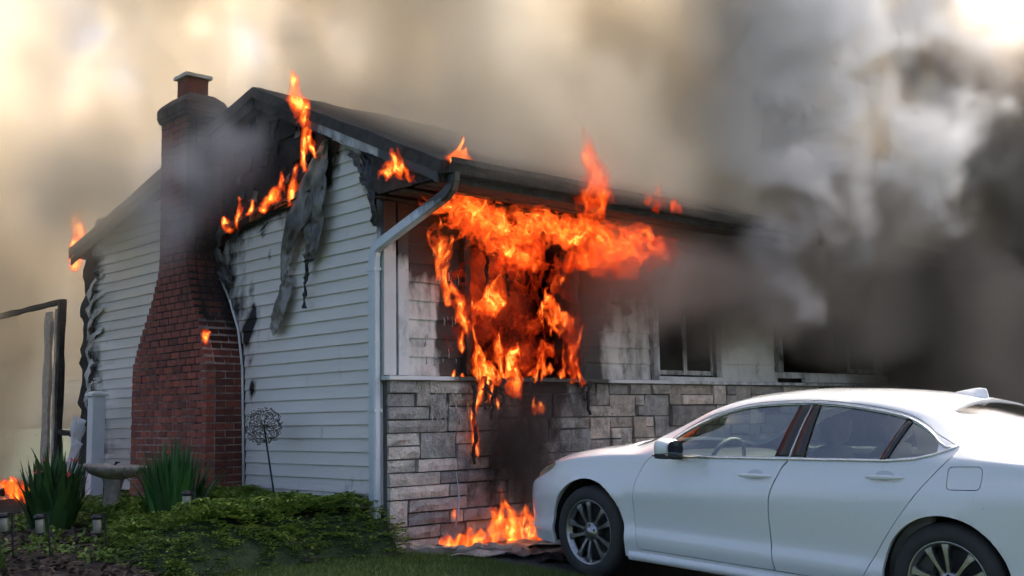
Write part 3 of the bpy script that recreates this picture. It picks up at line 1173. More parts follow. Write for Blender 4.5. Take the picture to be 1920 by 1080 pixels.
# ------------------------------------------------------------------ the white car
CARO = Vector((.2303, -4.7253, .0371 - .335))
car = thing('car', 'white four door sedan parked nose first against the stone wall', 'car', (0, 0, 0))
_f = Vector((.1454 * 2.776 / 2.776, 2.772, .104)).normalized()
_yaw = R(3.0)
_f = Vector((math.sin(_yaw) * math.cos(R(2.147)), math.cos(_yaw) * math.cos(R(2.147)), math.sin(R(2.147))))
_x = Vector((math.cos(_yaw), -math.sin(_yaw), 0))
_u = _x.cross(_f).normalized()
HW = .905   # wheel outer plane sits this far left of the centre line
_o = Vector((.2303, -4.7253, .0371)) - _u * .335 + _x * HW
car.matrix_world = Matrix(((_x.x, _f.x, _u.x, _o.x), (_x.y, _f.y, _u.y, _o.y), (_x.z, _f.z, _u.z, _o.z), (0, 0, 0, 1)))
# local frame: x to the car's right, y forward from the rear axle, z up from the road

zc = interp([-1.10, -1.07, -1.0, -.80, -.55, -.30, -.03, .10, .44, .67, .94, 1.14, 1.48, 1.75, 2.02, 2.30, 2.58, 2.70, 2.90, 3.15, 3.40, 3.55, 3.66, 3.72, 3.76],
            [.80, .93, 1.03, 1.07, 1.10, 1.195, 1.285, 1.32, 1.372, 1.39, 1.398, 1.398, 1.378, 1.342, 1.262, 1.15, 1.03, .985, .962, .925, .868, .812, .745, .67, .56])
zrail = interp([-1.10, -1.0, -.8, -.5, -.2, .1, .35, .6, .9, 1.2, 1.55, 1.8, 2.0, 2.2, 2.45, 2.7, 3.0, 3.3, 3.5, 3.65, 3.76],
               [.74, .97, 1.035, 1.055, 1.115, 1.225, 1.298, 1.335, 1.352, 1.348, 1.305, 1.235, 1.14, 1.045, .952, .938, .905, .848, .78, .69, .53])
zbelt = interp([-1.10, -1.0, -.6, -.2, .1, .4, 1.0, 1.5, 2.0, 2.2, 2.5, 2.9, 3.2, 3.45, 3.65, 3.76],
               [.70, .92, .985, 1.00, .995, .978, .955, .938, .92, .912, .90, .865, .81, .735, .62, .50])
Wm = interp([-1.10, -1.06, -.95, -.7, -.3, .2, .9, 1.6, 2.2, 2.8, 3.1, 3.3, 3.45, 3.58, 3.68, 3.74, 3.76],
            [.50, .66, .80, .885, .922, .925, .918, .918, .918, .924, .905, .868, .815, .735, .62, .48, .40])
Wrl = interp([-1.10, -1.0, -.7, -.3, .0, .35, .8, 1.3, 1.7, 2.0, 2.3, 2.5, 2.8, 3.2, 3.5, 3.76],
             [.40, .66, .74, .69, .64, .615, .605, .61, .635, .675, .725, .765, .74, .68, .56, .28])


def carsec(s, m=46):
    """right half of the section at s, from the belly up to the centre line of the roof"""
    W, zb_, zr_, zt = float(Wm(s)), float(zbelt(s)), float(zrail(s)), float(zc(s))
    wr = min(float(Wrl(s)), W - .02)
    k = min(1.0, W / .92)
    hk = min(1.0, (zb_ - .2) / .72)
    zcrs = min(.70 + (2.27 - s) * .056, zb_ - .06)
    Z = lambda h: .19 + (h - .19) * hk
    ends = sstep(3.35, 3.76, s) + sstep(-.6, -1.1, s)
    zlow = .19 + .05 * float(ends)
    pts = [(0, zlow), (W * .55, zlow), (W - .11, zlow + .002), (W - .035, zlow + .02), (W - .022, zlow + .07), (W - .004, Z(.345)), (W - .020, Z(.44)), (W - .008, Z(.58)),
           (W, max(Z(.62), zcrs - .07)), (W - .006, zcrs), (W - .040, (zcrs + zb_) / 2 + .01), (W - .058, zb_)]
    wb = W - .058
    wr = min(wr, wb - .012)
    for t in (.25, .5, .75):
        pts.append((wb + (wr - wb) * t + .018 * math.sin(math.pi * t), zb_ + (zr_ - zb_) * t))
    pts += [(wr, zr_)]
    zt = max(zt, zr_ + .004)
    for t in (.12, .3, .55, .8, 1.0):
        pts.append((wr * (1 - t), zr_ + (zt - zr_) * (1 - (1 - t) ** 2.1)))
    p = np.array(pts)
    d = np.concatenate([[0], np.cumsum(np.sqrt((np.diff(p, axis=0) ** 2).sum(1)) + 1e-5)])
    fx, fz = interp(d, p[:, 0]), interp(d, p[:, 1])
    # even sampling by control segment keeps feature lines on the same grid line
    tt = []
    per = [2, 2, 2, 2, 3, 3, 3, 3, 3, 3, 3, 2, 2, 2, 2, 3, 3, 3, 3, 2]
    for i, q in enumerate(per[:len(d) - 1]):
        tt += list(d[i] + (d[i + 1] - d[i]) * np.arange(q) / q)
    tt.append(d[-1])
    tt = np.array(tt)
    return np.stack([fx(tt), fz(tt)], 1)


st = np.concatenate([[-1.10, -1.09, -1.075, -1.055, -1.03], np.linspace(-1.0, 3.4, 104), np.linspace(3.43, 3.70, 14), [3.715, 3.73, 3.745, 3.755, 3.76]])
SEC = [carsec(s) for s in st]


def flare(s, x, z):
    """swelling round the wheel arches"""
    b = 0
    for c0, r0 in ((2.776, .385), (0.0, .372)):
        r = math.hypot(s - c0, z - .335)
        b += .012 * math.exp(-((r - r0 - .015) / .035) ** 2) * (1 if x > .6 else 0)
    return b


def surf_x(s, z):
    """half width of the flank at height z"""
    p = carsec(s)
    k0, k1 = 6, 36
    zz_, xx_ = p[k0:, 1], p[k0:, 0]
    j = np.argmax(xx_ < .0 + .05) if (xx_ < .05).any() else len(xx_)
    zz_, xx_ = zz_[:j], xx_[:j]
    return float(np.interp(z, np.maximum.accumulate(zz_), xx_)) + flare(s, .9, z)


def shell(off):
    n, m_ = len(st), len(SEC[0])
    V = []
    for i, s in enumerate(st):
        p = SEC[i]
        ring = [(x + flare(s, x, z), s, z) for x, z in p] + [(-(x + flare(s, x, z)), s, z) for x, z in p[-2:0:-1]]
        V += ring
    L_ = len(ring)
    V = np.array(V)
    F = []
    for i in range(n - 1):
        for k in range(L_):
            k2 = (k + 1) % L_
            F.append((i * L_ + k, i * L_ + k2, (i + 1) * L_ + k2, (i + 1) * L_ + k))
    c0 = len(V)
    V = np.vstack([V, [(0, st[0] - .005, .45), (0, st[-1] + .005, .40)]])
    for k in range(L_):
        k2 = (k + 1) % L_
        F.append((c0, k2, k))
        F.append((c0 + 1, (n - 1) * L_ + k, (n - 1) * L_ + k2))
    return V, F


V, F = shell(0)
me = bpy.data.meshes.new('shell')
me.from_pydata([tuple(v) for v in V], [], F)
bm = bmesh.new()
bm.from_mesh(me)
bmesh.ops.remove_doubles(bm, verts=bm.verts, dist=1e-5)
bmesh.ops.triangulate(bm, faces=[f for f in bm.faces if len(f.verts) > 4])
bmesh.ops.recalc_face_normals(bm, faces=bm.faces)
if bm.calc_volume(signed=True) < 0:
    bmesh.ops.reverse_faces(bm, faces=bm.faces)
bm.normal_update()
inn = {v: v.co - v.normal * .024 for v in bm.verts}
geo = bmesh.ops.duplicate(bm, geom=bm.verts[:] + bm.edges[:] + bm.faces[:])
vm = geo['vert_map']
dupf = [g for g in geo['geom'] if isinstance(g, bmesh.types.BMFace)]
orig = list(inn)
for v in orig:
    vm[v].co = inn[v]
bmesh.ops.reverse_faces(bm, faces=dupf)
bm.to_mesh(me)
bm.free()
shell_o = bpy.data.objects.new('car_shell', me)
COL.objects.link(shell_o)
TMP = [shell_o]


def cutter(poly, a0, a1, axis):
    o = MB().prism(poly, a0, a1, axis).build('cutter', None, None)
    TMP.append(o)
    return o


def boolean(src, ops):
    """ops: list of (operation, cutter object); returns a new mesh"""
    t = src.copy()
    t.data = src.data
    COL.objects.link(t)
    for op, c in ops:
        md = t.modifiers.new('b', 'BOOLEAN')
        md.operation = op
        md.object = c
        md.solver = 'EXACT'
    dg = bpy.context.evaluated_depsgraph_get()
    dg.update()
    r = bpy.data.meshes.new_from_object(t.evaluated_get(dg))
    bpy.data.objects.remove(t)
    return r


def smooth_outline(pts, per=6, closed=True):
    """Catmull-Rom through the points"""
    P = [np.array(p, float) for p in pts]
    n = len(P)
    out = []
    for i in range(n if closed else n - 1):
        if closed:
            a, b, c, d = P[(i - 1) % n], P[i], P[(i + 1) % n], P[(i + 2) % n]
        else:
            a, b, c, d = P[max(i - 1, 0)], P[i], P[i + 1], P[min(i + 2, n - 1)]
        for k in range(per):
            t = k / per
            out.append(tuple(.5 * ((2 * b) + (-a + c) * t + (2 * a - 5 * b + 4 * c - d) * t * t + (-a + 3 * b - 3 * c + d) * t ** 3)))
    if not closed:
        out.append(tuple(P[-1]))
    return out


def shrink(poly, d):
    """move each corner inwards by d"""
    P = [Vector(p) for p in poly]
    n = len(P)
    area = sum(P[i].x * P[(i + 1) % n].y - P[(i + 1) % n].x * P[i].y for i in range(n))
    sg = 1 if area > 0 else -1
    out = []
    for i in range(n):
        a, b, c = P[i - 1], P[i], P[(i + 1) % n]
        n1_ = Vector((-(b - a).y, (b - a).x)).normalized() * sg
        n2_ = Vector((-(c - b).y, (c - b).x)).normalized() * sg
        nn = (n1_ + n2_)
        if nn.length < 1e-4:
            nn = n1_
        nn.normalize()
        out.append(tuple(b + nn * d / max(.4, nn.dot(n1_))))
    return out


# windows as seen from the side (y, z)
top_line = smooth_outline([(2.10, .955), (2.03, 1.045), (1.88, 1.135), (1.714, 1.198), (1.555, 1.242), (1.40, 1.268), (1.14, 1.286), (.99, 1.290), (.766, 1.279), (.574, 1.258), (.389, 1.230), (.272, 1.195), (.158, 1.138), (.075, 1.078)], 4, False)


def top_at(y):
    q = sorted(top_line)
    return float(np.interp(y, [p[0] for p in q], [p[1] for p in q]))


belt_at = lambda y: float(np.interp(y, [-.02, .08, .19, .34, 1.0, 1.93, 2.12], [1.075, 1.040, 1.012, .992, .966, .934, .928]))


def pane_poly(y_front_top, y_front_bot, y_rear_top, y_rear_bot, n=16):
    top = [(y, top_at(y)) for y in np.linspace(y_front_top, y_rear_top, n)]
    bot = [(y, belt_at(y)) for y in np.linspace(y_rear_bot, y_front_bot, n)]
    return top + bot


W_F = pane_poly(2.085, 2.085, 1.085, 1.14)
W_R = pane_poly(.945, .938, .325, .405)
W_Q = pane_poly(.295, .372, .085, .075, 10)
_c = [Vector(p) for p in W_F]
arch_f = MB()
arch = []
for (yc, r) in ((2.776, .388), (0.0, .372)):
    for sx in (-1, 1):
        m = MB()
        a0, a1 = (.60, 1.2) if sx > 0 else (-1.2, -.60)
        poly = [(yc + r * math.cos(2 * math.pi * k / 56), .335 + r * math.sin(2 * math.pi * k / 56)) for k in range(56)]
        # open downwards
        arch.append(cutter(poly, a0, a1, 'x'))
        arch.append(cutter([(yc - r * .97, .0), (yc + r * .97, .0), (yc + r * .985, .30), (yc - r * .985, .30)], a0, a1, 'x'))
glass_cut = [cutter(p, -1.2, 1.2, 'x') for p in (W_F, W_R, W_Q)]
ws_poly = [(-.60, 1.80), (-.30, 1.77), (0, 1.76), (.30, 1.77), (.60, 1.80), (.635, 2.0), (.69, 2.3), (.735, 2.52), (.5, 2.60), (0, 2.64), (-.5, 2.60), (-.735, 2.52), (-.69, 2.3), (-.635, 2.0)]
rw_poly = [(-.52, .14), (0, .17), (.52, .14), (.575, -.05), (.63, -.30), (.66, -.47), (.3, -.545), (0, -.56), (-.3, -.545), (-.66, -.47), (-.63, -.30), (-.575, -.05)]
ws_cut, rw_cut = cutter(ws_poly, .80, 1.7, 'z'), cutter(rw_poly, .80, 1.7, 'z')
g_f = [(2.268, .27), (2.285, .34), (2.305, .47), (2.312, .63), (2.290, .756), (2.236, .864), (2.165, .925)]
g_b = [(.995, 1.318), (1.01, 1.15), (1.033, .965), (1.085, .895), (1.135, .775), (1.156, .647), (1.150, .46), (1.121, .268)]
g_r = [(-.035, 1.075), (-.022, 1.02), (.054, .936), (.169, .795), (.311, .606), (.45, .40), (.52, .268)]
up_f = [(2.10, 1.01)] + [(y, top_at(y) + .030) for y in np.linspace(2.04, 1.05, 14)]
up_r = [(y, top_at(y) + .030) for y in np.linspace(.95, .12, 14)]
D_F = smooth_outline(g_f, 4, False) + up_f + smooth_outline(g_b, 4, False)
D_R = smooth_outline(g_b, 4, False)[::-1] + up_r + smooth_outline(g_r, 4, False)
if D_R[0][0] < 0:
    D_R = D_R
hl = smooth_outline([(3.64, .630), (3.55, .725), (3.40, .795), (3.20, .812), (3.24, .758), (3.44, .680)], 3)
fuel = [(-.11 + (.098 - .028) * sx_ + .028 * math.cos(R(a_)), .913 - .06 * (-.11 + (.098 - .028) * sx_ + .11) + (.063 - .028) * sz_ + .028 * math.sin(R(a_))) for (sx_, sz_, a0_) in ((1, 1, 0), (-1, 1, 90), (-1, -1, 180), (1, -1, 270)) for a_ in (a0_, a0_ + 22, a0_ + 45, a0_ + 68, a0_ + 90)]
dF, dR = cutter(D_F, -1.2, -.5, 'x'), cutter(D_R, -1.2, -.5, 'x')
dFs, dRs = cutter(shrink(D_F, .0045), -1.2, -.5, 'x'), cutter(shrink(D_R, .0045), -1.2, -.5, 'x')
hlL, hlR = cutter(hl, -1.2, -.3, 'x'), cutter(hl, .3, 1.2, 'x')
hlLs = cutter(shrink(hl, .003), -1.2, -.3, 'x')
fu, fus = cutter(fuel, -1.2, -.5, 'x'), cutter(shrink(fuel, .004), -1.2, -.5, 'x')
hood_poly = [(-.62, 2.66), (0, 2.71), (.62, 2.66), (.70, 2.75), (.685, 3.0), (.63, 3.3), (.53, 3.52), (.35, 3.60), (0, 3.63), (-.35, 3.60), (-.53, 3.52), (-.63, 3.3), (-.685, 3.0), (-.70, 2.75)]
hood_poly = smooth_outline(hood_poly, 3)
hc, hcs = cutter(hood_poly, .60, 1.3, 'z'), cutter(shrink(hood_poly, .004), .60, 1.3, 'z')
D, I = 'DIFFERENCE', 'INTERSECT'
base = [(D, c) for c in arch]
holes = [(D, c) for c in glass_cut]
body_me = boolean(shell_o, base + holes + [(D, ws_cut), (D, rw_cut), (D, dF), (D, dR), (D, hlL), (D, hlR), (D, fu), (D, hc)])


def part(name, me_, mat, parent=car, angle=38):
    me_.materials.clear()
    me_.materials.append(mat)
    me_.polygons.foreach_set('material_index', [0] * len(me_.polygons))
    me_.polygons.foreach_set('use_smooth', [True] * len(me_.polygons))
    try:
        me_.set_sharp_from_angle(angle=R(angle))
    except Exception:
        pass
    o = bpy.data.objects.new(name, me_)
    COL.objects.link(o)
    o.parent = parent
    return o


body = part('body', body_me, M['paint'])
door_f = part('door', boolean(shell_o, base + holes + [(I, dFs)]), M['paint'])
door_r = part('door', boolean(shell_o, base + holes + [(I, dRs)]), M['paint'])
hood = part('hood', boolean(shell_o, [(I, hcs)]), M['paint'])
head = part('headlight', boolean(shell_o, [(I, hlLs)]), M['lens'])
flap = part('fuel_flap', boolean(shell_o, [(I, fus)]), M['paint'])


def glass_patch(name, poly, mat, parent, side=-1, inset=.010, nu=14, nv=8, grow=.006):
    """a pane that follows the flank, set back from the skin"""
    n = len(poly) // 2
    top = poly[:n]
    bot = poly[n:][::-1]
    V = []
    for i in range(n):
        for k in range(nv + 1):
            t = -0.03 + 1.06 * k / nv
            y = bot[i][0] + (top[i][0] - bot[i][0]) * t
            z = bot[i][1] + (top[i][1] - bot[i][1]) * t
            V.append((side * (surf_x(y, z) - inset), y, z))
    F = [(i * (nv + 1) + k, (i + 1) * (nv + 1) + k, (i + 1) * (nv + 1) + k + 1, i * (nv + 1) + k + 1) for i in range(n - 1) for k in range(nv)]
    o = mk(name, V, F, mat, parent, smooth=True)
    return o


for pl, par in ((W_F, door_f), (W_R, door_r), (W_Q, body)):
    glass_patch('window_glass', pl, M['glass'], par, -1)
    glass_patch('window_glass', pl, M['glass'], body, 1)


def top_z(x, s):
    p = carsec(s)
    q = p[p[:, 1] > float(zbelt(s)) - .01]
    return float(np.interp(abs(x), q[::-1, 0], q[::-1, 1]))


def top_patch(name, s0, s1, w0, w1, bow0, bow1, mat, parent, n=18, mm=18):
    V = []
    for i in range(n + 1):
        for j in range(mm + 1):
            t, u = i / n, j / mm * 2 - 1
            x = u * (w0 + (w1 - w0) * t)
            s = (s0 + bow0 * (1 - u * u)) * (1 - t) + (s1 + bow1 * (1 - u * u)) * t
            V.append((x, s, top_z(x, s) - .012))
    F = [(i * (mm + 1) + j, (i + 1) * (mm + 1) + j, (i + 1) * (mm + 1) + j + 1, i * (mm + 1) + j + 1) for i in range(n) for j in range(mm)]
    return mk(name, V, F, mat, parent, smooth=True)


top_patch('windscreen', 1.79, 2.54, .61, .745, -.04, .11, M['glass'], body)
M['rear_glass'] = glassmat('rear_window_glass', (.22, .24, .25), 2.2)
top_patch('rear_window', .15, -.48, .53, .67, .03, -.09, M['rear_glass'], body)


def flank(pts, off, side=-1):
    return [(side * (surf_x(y, z) + off), y, z) for y, z in pts]


# bright trim round the side windows
line = [(2.13, .93)] + [(y, top_at(y) + .011) for y in np.linspace(2.06, .085, 44)] + [(.03, 1.070), (-.022, 1.077)]
MB().tube(flank(line, .004), .0075, 6).build('chrome_strip', M['chrome'], body, smooth=True)
line = [(y, belt_at(y) - .010) for y in np.linspace(2.17, .36, 30)] + [(.19, 1.000), (.08, 1.030), (.015, 1.058), (-.022, 1.078)]
MB().tube(flank(line, .005), .0075, 6).build('chrome_strip', M['chrome'], body, smooth=True)


def strip(name, poly, off, mat, parent, side=-1):
    """a patch lying on the flank between two lines (front and rear edges)"""
    fr, rr = poly
    V = []
    n = 12
    for i in range(n + 1):
        t = i / n
        for u in (0, .5, 1):
            y = (fr[0][0] * (1 - t) + fr[1][0] * t) * (1 - u) + (rr[0][0] * (1 - t) + rr[1][0] * t) * u
            z = (fr[0][1] * (1 - t) + fr[1][1] * t) * (1 - u) + (rr[0][1] * (1 - t) + rr[1][1] * t) * u
            V.append((side * (surf_x(y, z) + off), y, z))
    F = [(i * 3 + j, i * 3 + j + 1, i * 3 + j + 4, i * 3 + j + 3) for i in range(n) for j in range(2)]
    o = mk(name, V, F, mat, parent, smooth=True)
    md = o.modifiers.new('t', 'SOLIDIFY')
    md.thickness = .006
    return o


M['pillar'] = pm('pillar_gloss', (.028, .023, .021), None, rough=.38)
strip('pillar_cover', (((1.145, .966), (1.085, 1.285)), ((1.043, .970), (1.003, 1.292))), .003, M['pillar'], door_f)
strip('pillar_cover', (((1.026, .970), (.988, 1.292)), ((.932, .974), (.938, 1.290))), .003, M['pillar'], door_r)
strip('pillar_cover', (((.410, .986), (.328, 1.222)), ((.368, .990), (.292, 1.205))), .002, M['gloss_black'], door_r)
strip('sail_panel', (((2.145, .936), (2.10, .965)), ((2.02, .940), (2.02, 1.03))), .002, M['gloss_black'], door_f)

# door handles
for (yc, zc_, dr) in ((1.275, .838, door_f), (.365, .887, door_r)):
    n = 18
    V = []
    for i in range(n + 1):
        t = i / n
        y = yc + .125 - .25 * t
        z = zc_ + .010 * (t - .3)
        r = .013 * math.sin(math.pi * min(1, max(.0, t * .96 + .02))) ** .45
        bow = .006 + .026 * math.sin(math.pi * t) ** .6
        for k in range(10):
            a = 2 * math.pi * k / 10
            V.append((-(surf_x(y, z) + bow + .45 * r * math.cos(a)), y, z + r * 1.05 * math.sin(a)))
    F = [(i * 10 + k, i * 10 + (k + 1) % 10, (i + 1) * 10 + (k + 1) % 10, (i + 1) * 10 + k) for i in range(n) for k in range(10)]
    m = MB()
    m.add(V, F)
    hdl = m.build('handle', M['paint'], dr, smooth=True)
    # recess behind the grip: shade painted as a darker grey patch on the skin
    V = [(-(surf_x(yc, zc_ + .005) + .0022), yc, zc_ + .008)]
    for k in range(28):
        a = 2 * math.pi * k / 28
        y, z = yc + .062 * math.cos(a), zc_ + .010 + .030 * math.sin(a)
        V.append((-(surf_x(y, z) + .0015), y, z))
    mk('handle_shade_patch', V, [(0, k + 1, (k + 1) % 28 + 1) for k in range(28)], M['recess_shade'] if 'recess_shade' in M else M.setdefault('recess_shade', pm('recess_shade_paint', (.50, .51, .53), None, rough=.4, coat=.5)), dr, smooth=True)

# door mirror
V = []
n = 10
for i, (dy, w, h, x0) in enumerate(((.0, .02, .02, -.06), (.012, .085, .055, -.09), (.04, .105, .072, -.10), (.08, .11, .078, -.105), (.115, .095, .070, -.10), (.15, .06, .046, -.095), (.165, .015, .012, -.09))):
    for k in range(20):
        a = 2 * math.pi * k / 20
        sx = abs(math.cos(a)) ** .7 * (1 if math.cos(a) > 0 else -1)
        sz = abs(math.sin(a)) ** .7 * (1 if math.sin(a) > 0 else -1)
        V.append((-.905 + x0 * .9 + sx * w * .86, 1.845 + dy, .985 + sz * h * .88))
F = [(i * 20 + k, i * 20 + (k + 1) % 20, (i + 1) * 20 + (k + 1) % 20, (i + 1) * 20 + k) for i in range(6) for k in range(20)]
m = MB()
m.add(V, F)
mir = m.build('wing_mirror', M['paint'], door_f, smooth=True)
V = [(-.905 - .086, 1.843, .985)] + [(-.905 - .086 + .076 * abs(math.cos(2 * math.pi * k / 20)) ** .7 * (1 if math.cos(2 * math.pi * k / 20) > 0 else -1), 1.845, .985 + .053 * abs(math.sin(2 * math.pi * k / 20)) ** .7 * (1 if math.sin(2 * math.pi * k / 20) > 0 else -1)) for k in range(20)]
M['mirror'] = pm('mirror_glass', (.10, .11, .12), None, rough=.03, metal=1.0)
mk('mirror_glass', V, [(0, (k + 1) % 20 + 1, k + 1) for k in range(20)], M['mirror'], mir)
m = MB()
m.tube([(-.84, 1.93, .93), (-.90, 1.91, .925), (-.96, 1.90, .935), (-1.02, 1.90, .945)], [.028, .026, .034, .03], 10, flat=.8)
m.build('mirror_stalk', M['matt_black'], mir, smooth=True)
MB().obox((-1.00, 1.90, .935), (.09, 0, 0), (0, .05, 0), (0, 0, .018)).build('mirror_base', M['matt_black'], mir, bevel=.01, seg=2)

# shark fin aerial
V = []
for i, (z, l0, l1, w) in enumerate(((.0, .30, .08, .045), (.012, .295, .082, .040), (.03, .24, .085, .022), (.05, .18, .092, .012), (.062, .135, .10, .005))):
    for k in range(14):
        a = 2 * math.pi * k / 14
        yy = (l0 + l1) / 2 + (l0 - l1) / 2 * math.cos(a)
        V.append((w * math.sin(a) * (1 if math.cos(a) < .3 else .6), yy + .10, top_z(0, yy + .10) - .004 + z))
F = [(i * 14 + k, i * 14 + (k + 1) % 14, (i + 1) * 14 + (k + 1) % 14, (i + 1) * 14 + k) for i in range(4) for k in range(14)] + [tuple(56 + k for k in range(14))]
m = MB()
m.add(V, F)
m.build('antenna_fin', M['paint'], body, smooth=True)

# sill skirt, wheel-arch liners, underbody
m = MB()
V = []
for y in np.linspace(.40, 2.36, 20):
    for dx, z in ((-.03, .185), (.004, .19), (.012, .215), (.006, .246), (-.02, .252)):
        V.append((-(float(Wm(y)) - .02 + dx), y, z))
F = [(i * 5 + j, i * 5 + j + 1, i * 5 + j + 6, i * 5 + j + 5) for i in range(19) for j in range(4)]
m.add(V, F)
m.build('sill_skirt', M['paint'], body, smooth=True)
MB().box(-.62, .62, -.95, 3.5, .16, .186).build('underbody', M['matt_black'], car)
for yc, r in ((2.776, .40), (0.0, .385)):
    for sx in (-1, 1):
        m = MB()
        V = []
        for k in range(25):
            a = math.pi * (k / 24 * 1.16 - .08)
            for x in (.58, .86):
                V.append((sx * x, yc + r * math.cos(a), .335 + r * math.sin(a)))
        F = [(2 * k, 2 * k + 1, 2 * k + 3, 2 * k + 2) for k in range(24)]
        m.add(V, F)
        nb = [2 * k for k in range(25)]
        m.f.append(tuple(nb))
        m.build('arch_liner', M['matt_black'], body, recalc=False)


# wheels
def wheel(yc, sx):
    w = bpy.data.objects.new('wheel', None)
    COL.objects.link(w)
    w.parent = car
    w.location = (sx * HW, yc, .335)
    w.empty_display_size = .1
    s = sx
    tp = [(.232, -.012), (.240, -.002), (.262, .002), (.295, .0), (.318, -.012), (.330, -.035), (.334, -.06), (.334, -.16), (.330, -.185), (.31, -.205), (.25, -.21), (.232, -.20)]
    MB().lathe([(r, s * h) for r, h in tp], 64, axis='x').build('tyre', M['tyre'], w, smooth=True)
    rp = [(.205, -.05), (.222, -.014), (.230, -.008), (.236, -.010), (.238, -.02), (.236, -.20)]
    rim = MB().lathe([(r, s * h) for r, h in rp], 64, axis='x').build('rim', M['alloy'], w, smooth=True)
    MB().lathe([(.001, s * -.10), (.15, s * -.10), (.205, s * -.09), (.222, s * -.16), (.236, s * -.2)], 48, axis='x').build('brake', M['matt_black'], w, smooth=True)
    sp = MB()
    for k in range(10):
        a0 = 2 * math.pi * k / 10 + (.03 if k % 2 else -.03) + .31
        V = []
        sec = [(.045, .017, -.035), (.09, .012, -.030), (.14, .013, -.024), (.19, .020, -.020), (.226, .030, -.022)]
        for r, hw, x in sec:
            tw = (.035 if k % 2 else -.035) * (r / .226)
            a = a0 + tw
            ct, sn = math.cos(a), math.sin(a)
            for (u, dx) in ((-hw, -.012), (-hw * .75, .0), (hw * .75, .0), (hw, -.012), (hw * .8, -.04), (-hw * .8, -.04)):
                V.append((s * (x + dx), r * ct - u * sn, r * sn + u * ct))
        F = [(0, 1, 2, 3, 4, 5), tuple(24 + q for q in (5, 4, 3, 2, 1, 0))]
        for i in range(4):
            F += [(i * 6 + j, i * 6 + (j + 1) % 6, (i + 1) * 6 + (j + 1) % 6, (i + 1) * 6 + j) for j in range(6)]
        m_ = MB()
        m_.add(V, F)
        m_.build('spoke', M['alloy'], w)
    hub = MB()
    hub.lathe([(.001, s * -.012), (.030, s * -.013), (.034, s * -.02), (.060, s * -.026), (.072, s * -.04), (.07, s * -.09)], 32, axis='x')
    hub.build('hub', M['alloy'], w, smooth=True)
    for k in range(5):
        a = 2 * math.pi * k / 5 + .31
        c = (s * -.022, .050 * math.cos(a), .050 * math.sin(a))
        MB().lathe([(.001, s * .004), (.0085, s * .004), (.0095, s * -.004)], 8, c=c, axis='x').build('lug_nut', M['matt_black'], w)
    return w


for yc in (2.776, 0.0):
    for sx in (-1, 1):
        wheel(yc, sx)

# cabin
def lump(name, pts, mat, parent=car):
    """pillow-like solid from stacked rounded rectangles: (z, cx, cy, hx, hy)"""
    V = []
    for (z, cx, cyy, hx, hy) in pts:
        for k in range(20):
            a = 2 * math.pi * k / 20
            c_, s_ = math.cos(a), math.sin(a)
            V.append((cx + hx * abs(c_) ** .5 * (1 if c_ > 0 else -1), cyy + hy * abs(s_) ** .5 * (1 if s_ > 0 else -1), z))
    n = len(pts)
    F = [tuple(range(20))[::-1], tuple((n - 1) * 20 + k for k in range(20))]
    for i in range(n - 1):
        F += [(i * 20 + k, i * 20 + (k + 1) % 20, (i + 1) * 20 + (k + 1) % 20, (i + 1) * 20 + k) for k in range(20)]
    m = MB()
    m.add(V, F)
    return m.build(name, mat, parent, smooth=True)


for sx in (-.37, .37):
    s = lump('front_seat', [(.30, sx, 1.45, .22, .26), (.48, sx, 1.45, .24, .27), (.54, sx, 1.43, .22, .25), (.56, sx, 1.22, .22, .09), (.75, sx, 1.14, .235, .085), (.95, sx, 1.07, .21, .07), (1.01, sx, 1.04, .16, .05), (1.03, sx, 1.03, .06, .03), (1.06, sx, 1.03, .12, .045), (1.12, sx, 1.02, .135, .05), (1.19, sx, 1.01, .12, .045), (1.21, sx, 1.01, .08, .03)], M['seat'])
lump('rear_seat', [(.30, 0, .55, .62, .26), (.50, 0, .55, .64, .27), (.54, 0, .50, .62, .20), (.58, 0, .30, .62, .09), (.80, 0, .22, .60, .085), (.98, 0, .14, .55, .07), (1.01, 0, .13, .5, .04)], M['seat'])
for sx in (-.34, .34):
    lump('headrest', [(1.0, sx, .12, .09, .03), (1.04, sx, .12, .125, .05), (1.11, sx, .11, .13, .05), (1.15, sx, .10, .10, .04)], M['seat'])
lump('dashboard', [(.40, 0, 2.25, .70, .30), (.70, 0, 2.25, .72, .28), (.84, 0, 2.27, .72, .27), (.90, 0, 2.30, .70, .24), (.92, 0, 2.36, .60, .16)], M['matt_black'])
lump('parcel_shelf', [(.96, 0, -.20, .60, .28), (.985, 0, -.20, .60, .28)], M['interior'])
lump('door_card', [(.30, -.80, 1.1, .03, 1.0), (.90, -.83, 1.1, .02, 1.0)], M['interior'])
lump('door_card', [(.30, .80, 1.1, .03, 1.0), (.90, .83, 1.1, .02, 1.0)], M['interior'])
MB().box(-.74, .74, -.3, 2.6, .24, .27).build('cabin_floor', M['matt_black'], car)
m = MB()
c = Vector((-.37, 1.92, .86))
ax_, ay_ = Vector((1, 0, 0)), Vector((0, -.36, .93)).normalized()
m.tube([c + ax_ * (.185 * math.cos(2 * math.pi * k / 32)) + ay_ * (.185 * math.sin(2 * math.pi * k / 32)) for k in range(33)], .016, 8, cap=False)
for a in (0, math.pi, -math.pi / 2):
    m.tube([c, c + ax_ * (.18 * math.cos(a)) + ay_ * (.18 * math.sin(a))], [.03, .016], 8)
m.tube([c + Vector((0, .02, 0)), c + Vector((0, .25, -.06))], .045, 10)
m.build('steering_wheel', M['seat'], car, smooth=True)
m = MB()
m.obox((0.02, 1.83, 1.255), (.12, 0, 0), (0, .018, 0), (0, 0, .034))
m.obox((0.02, 1.87, 1.285), (.02, 0, 0), (0, .03, 0), (0, 0, .02))
m.build('rearview_mirror', M['matt_black'], car, bevel=.008)
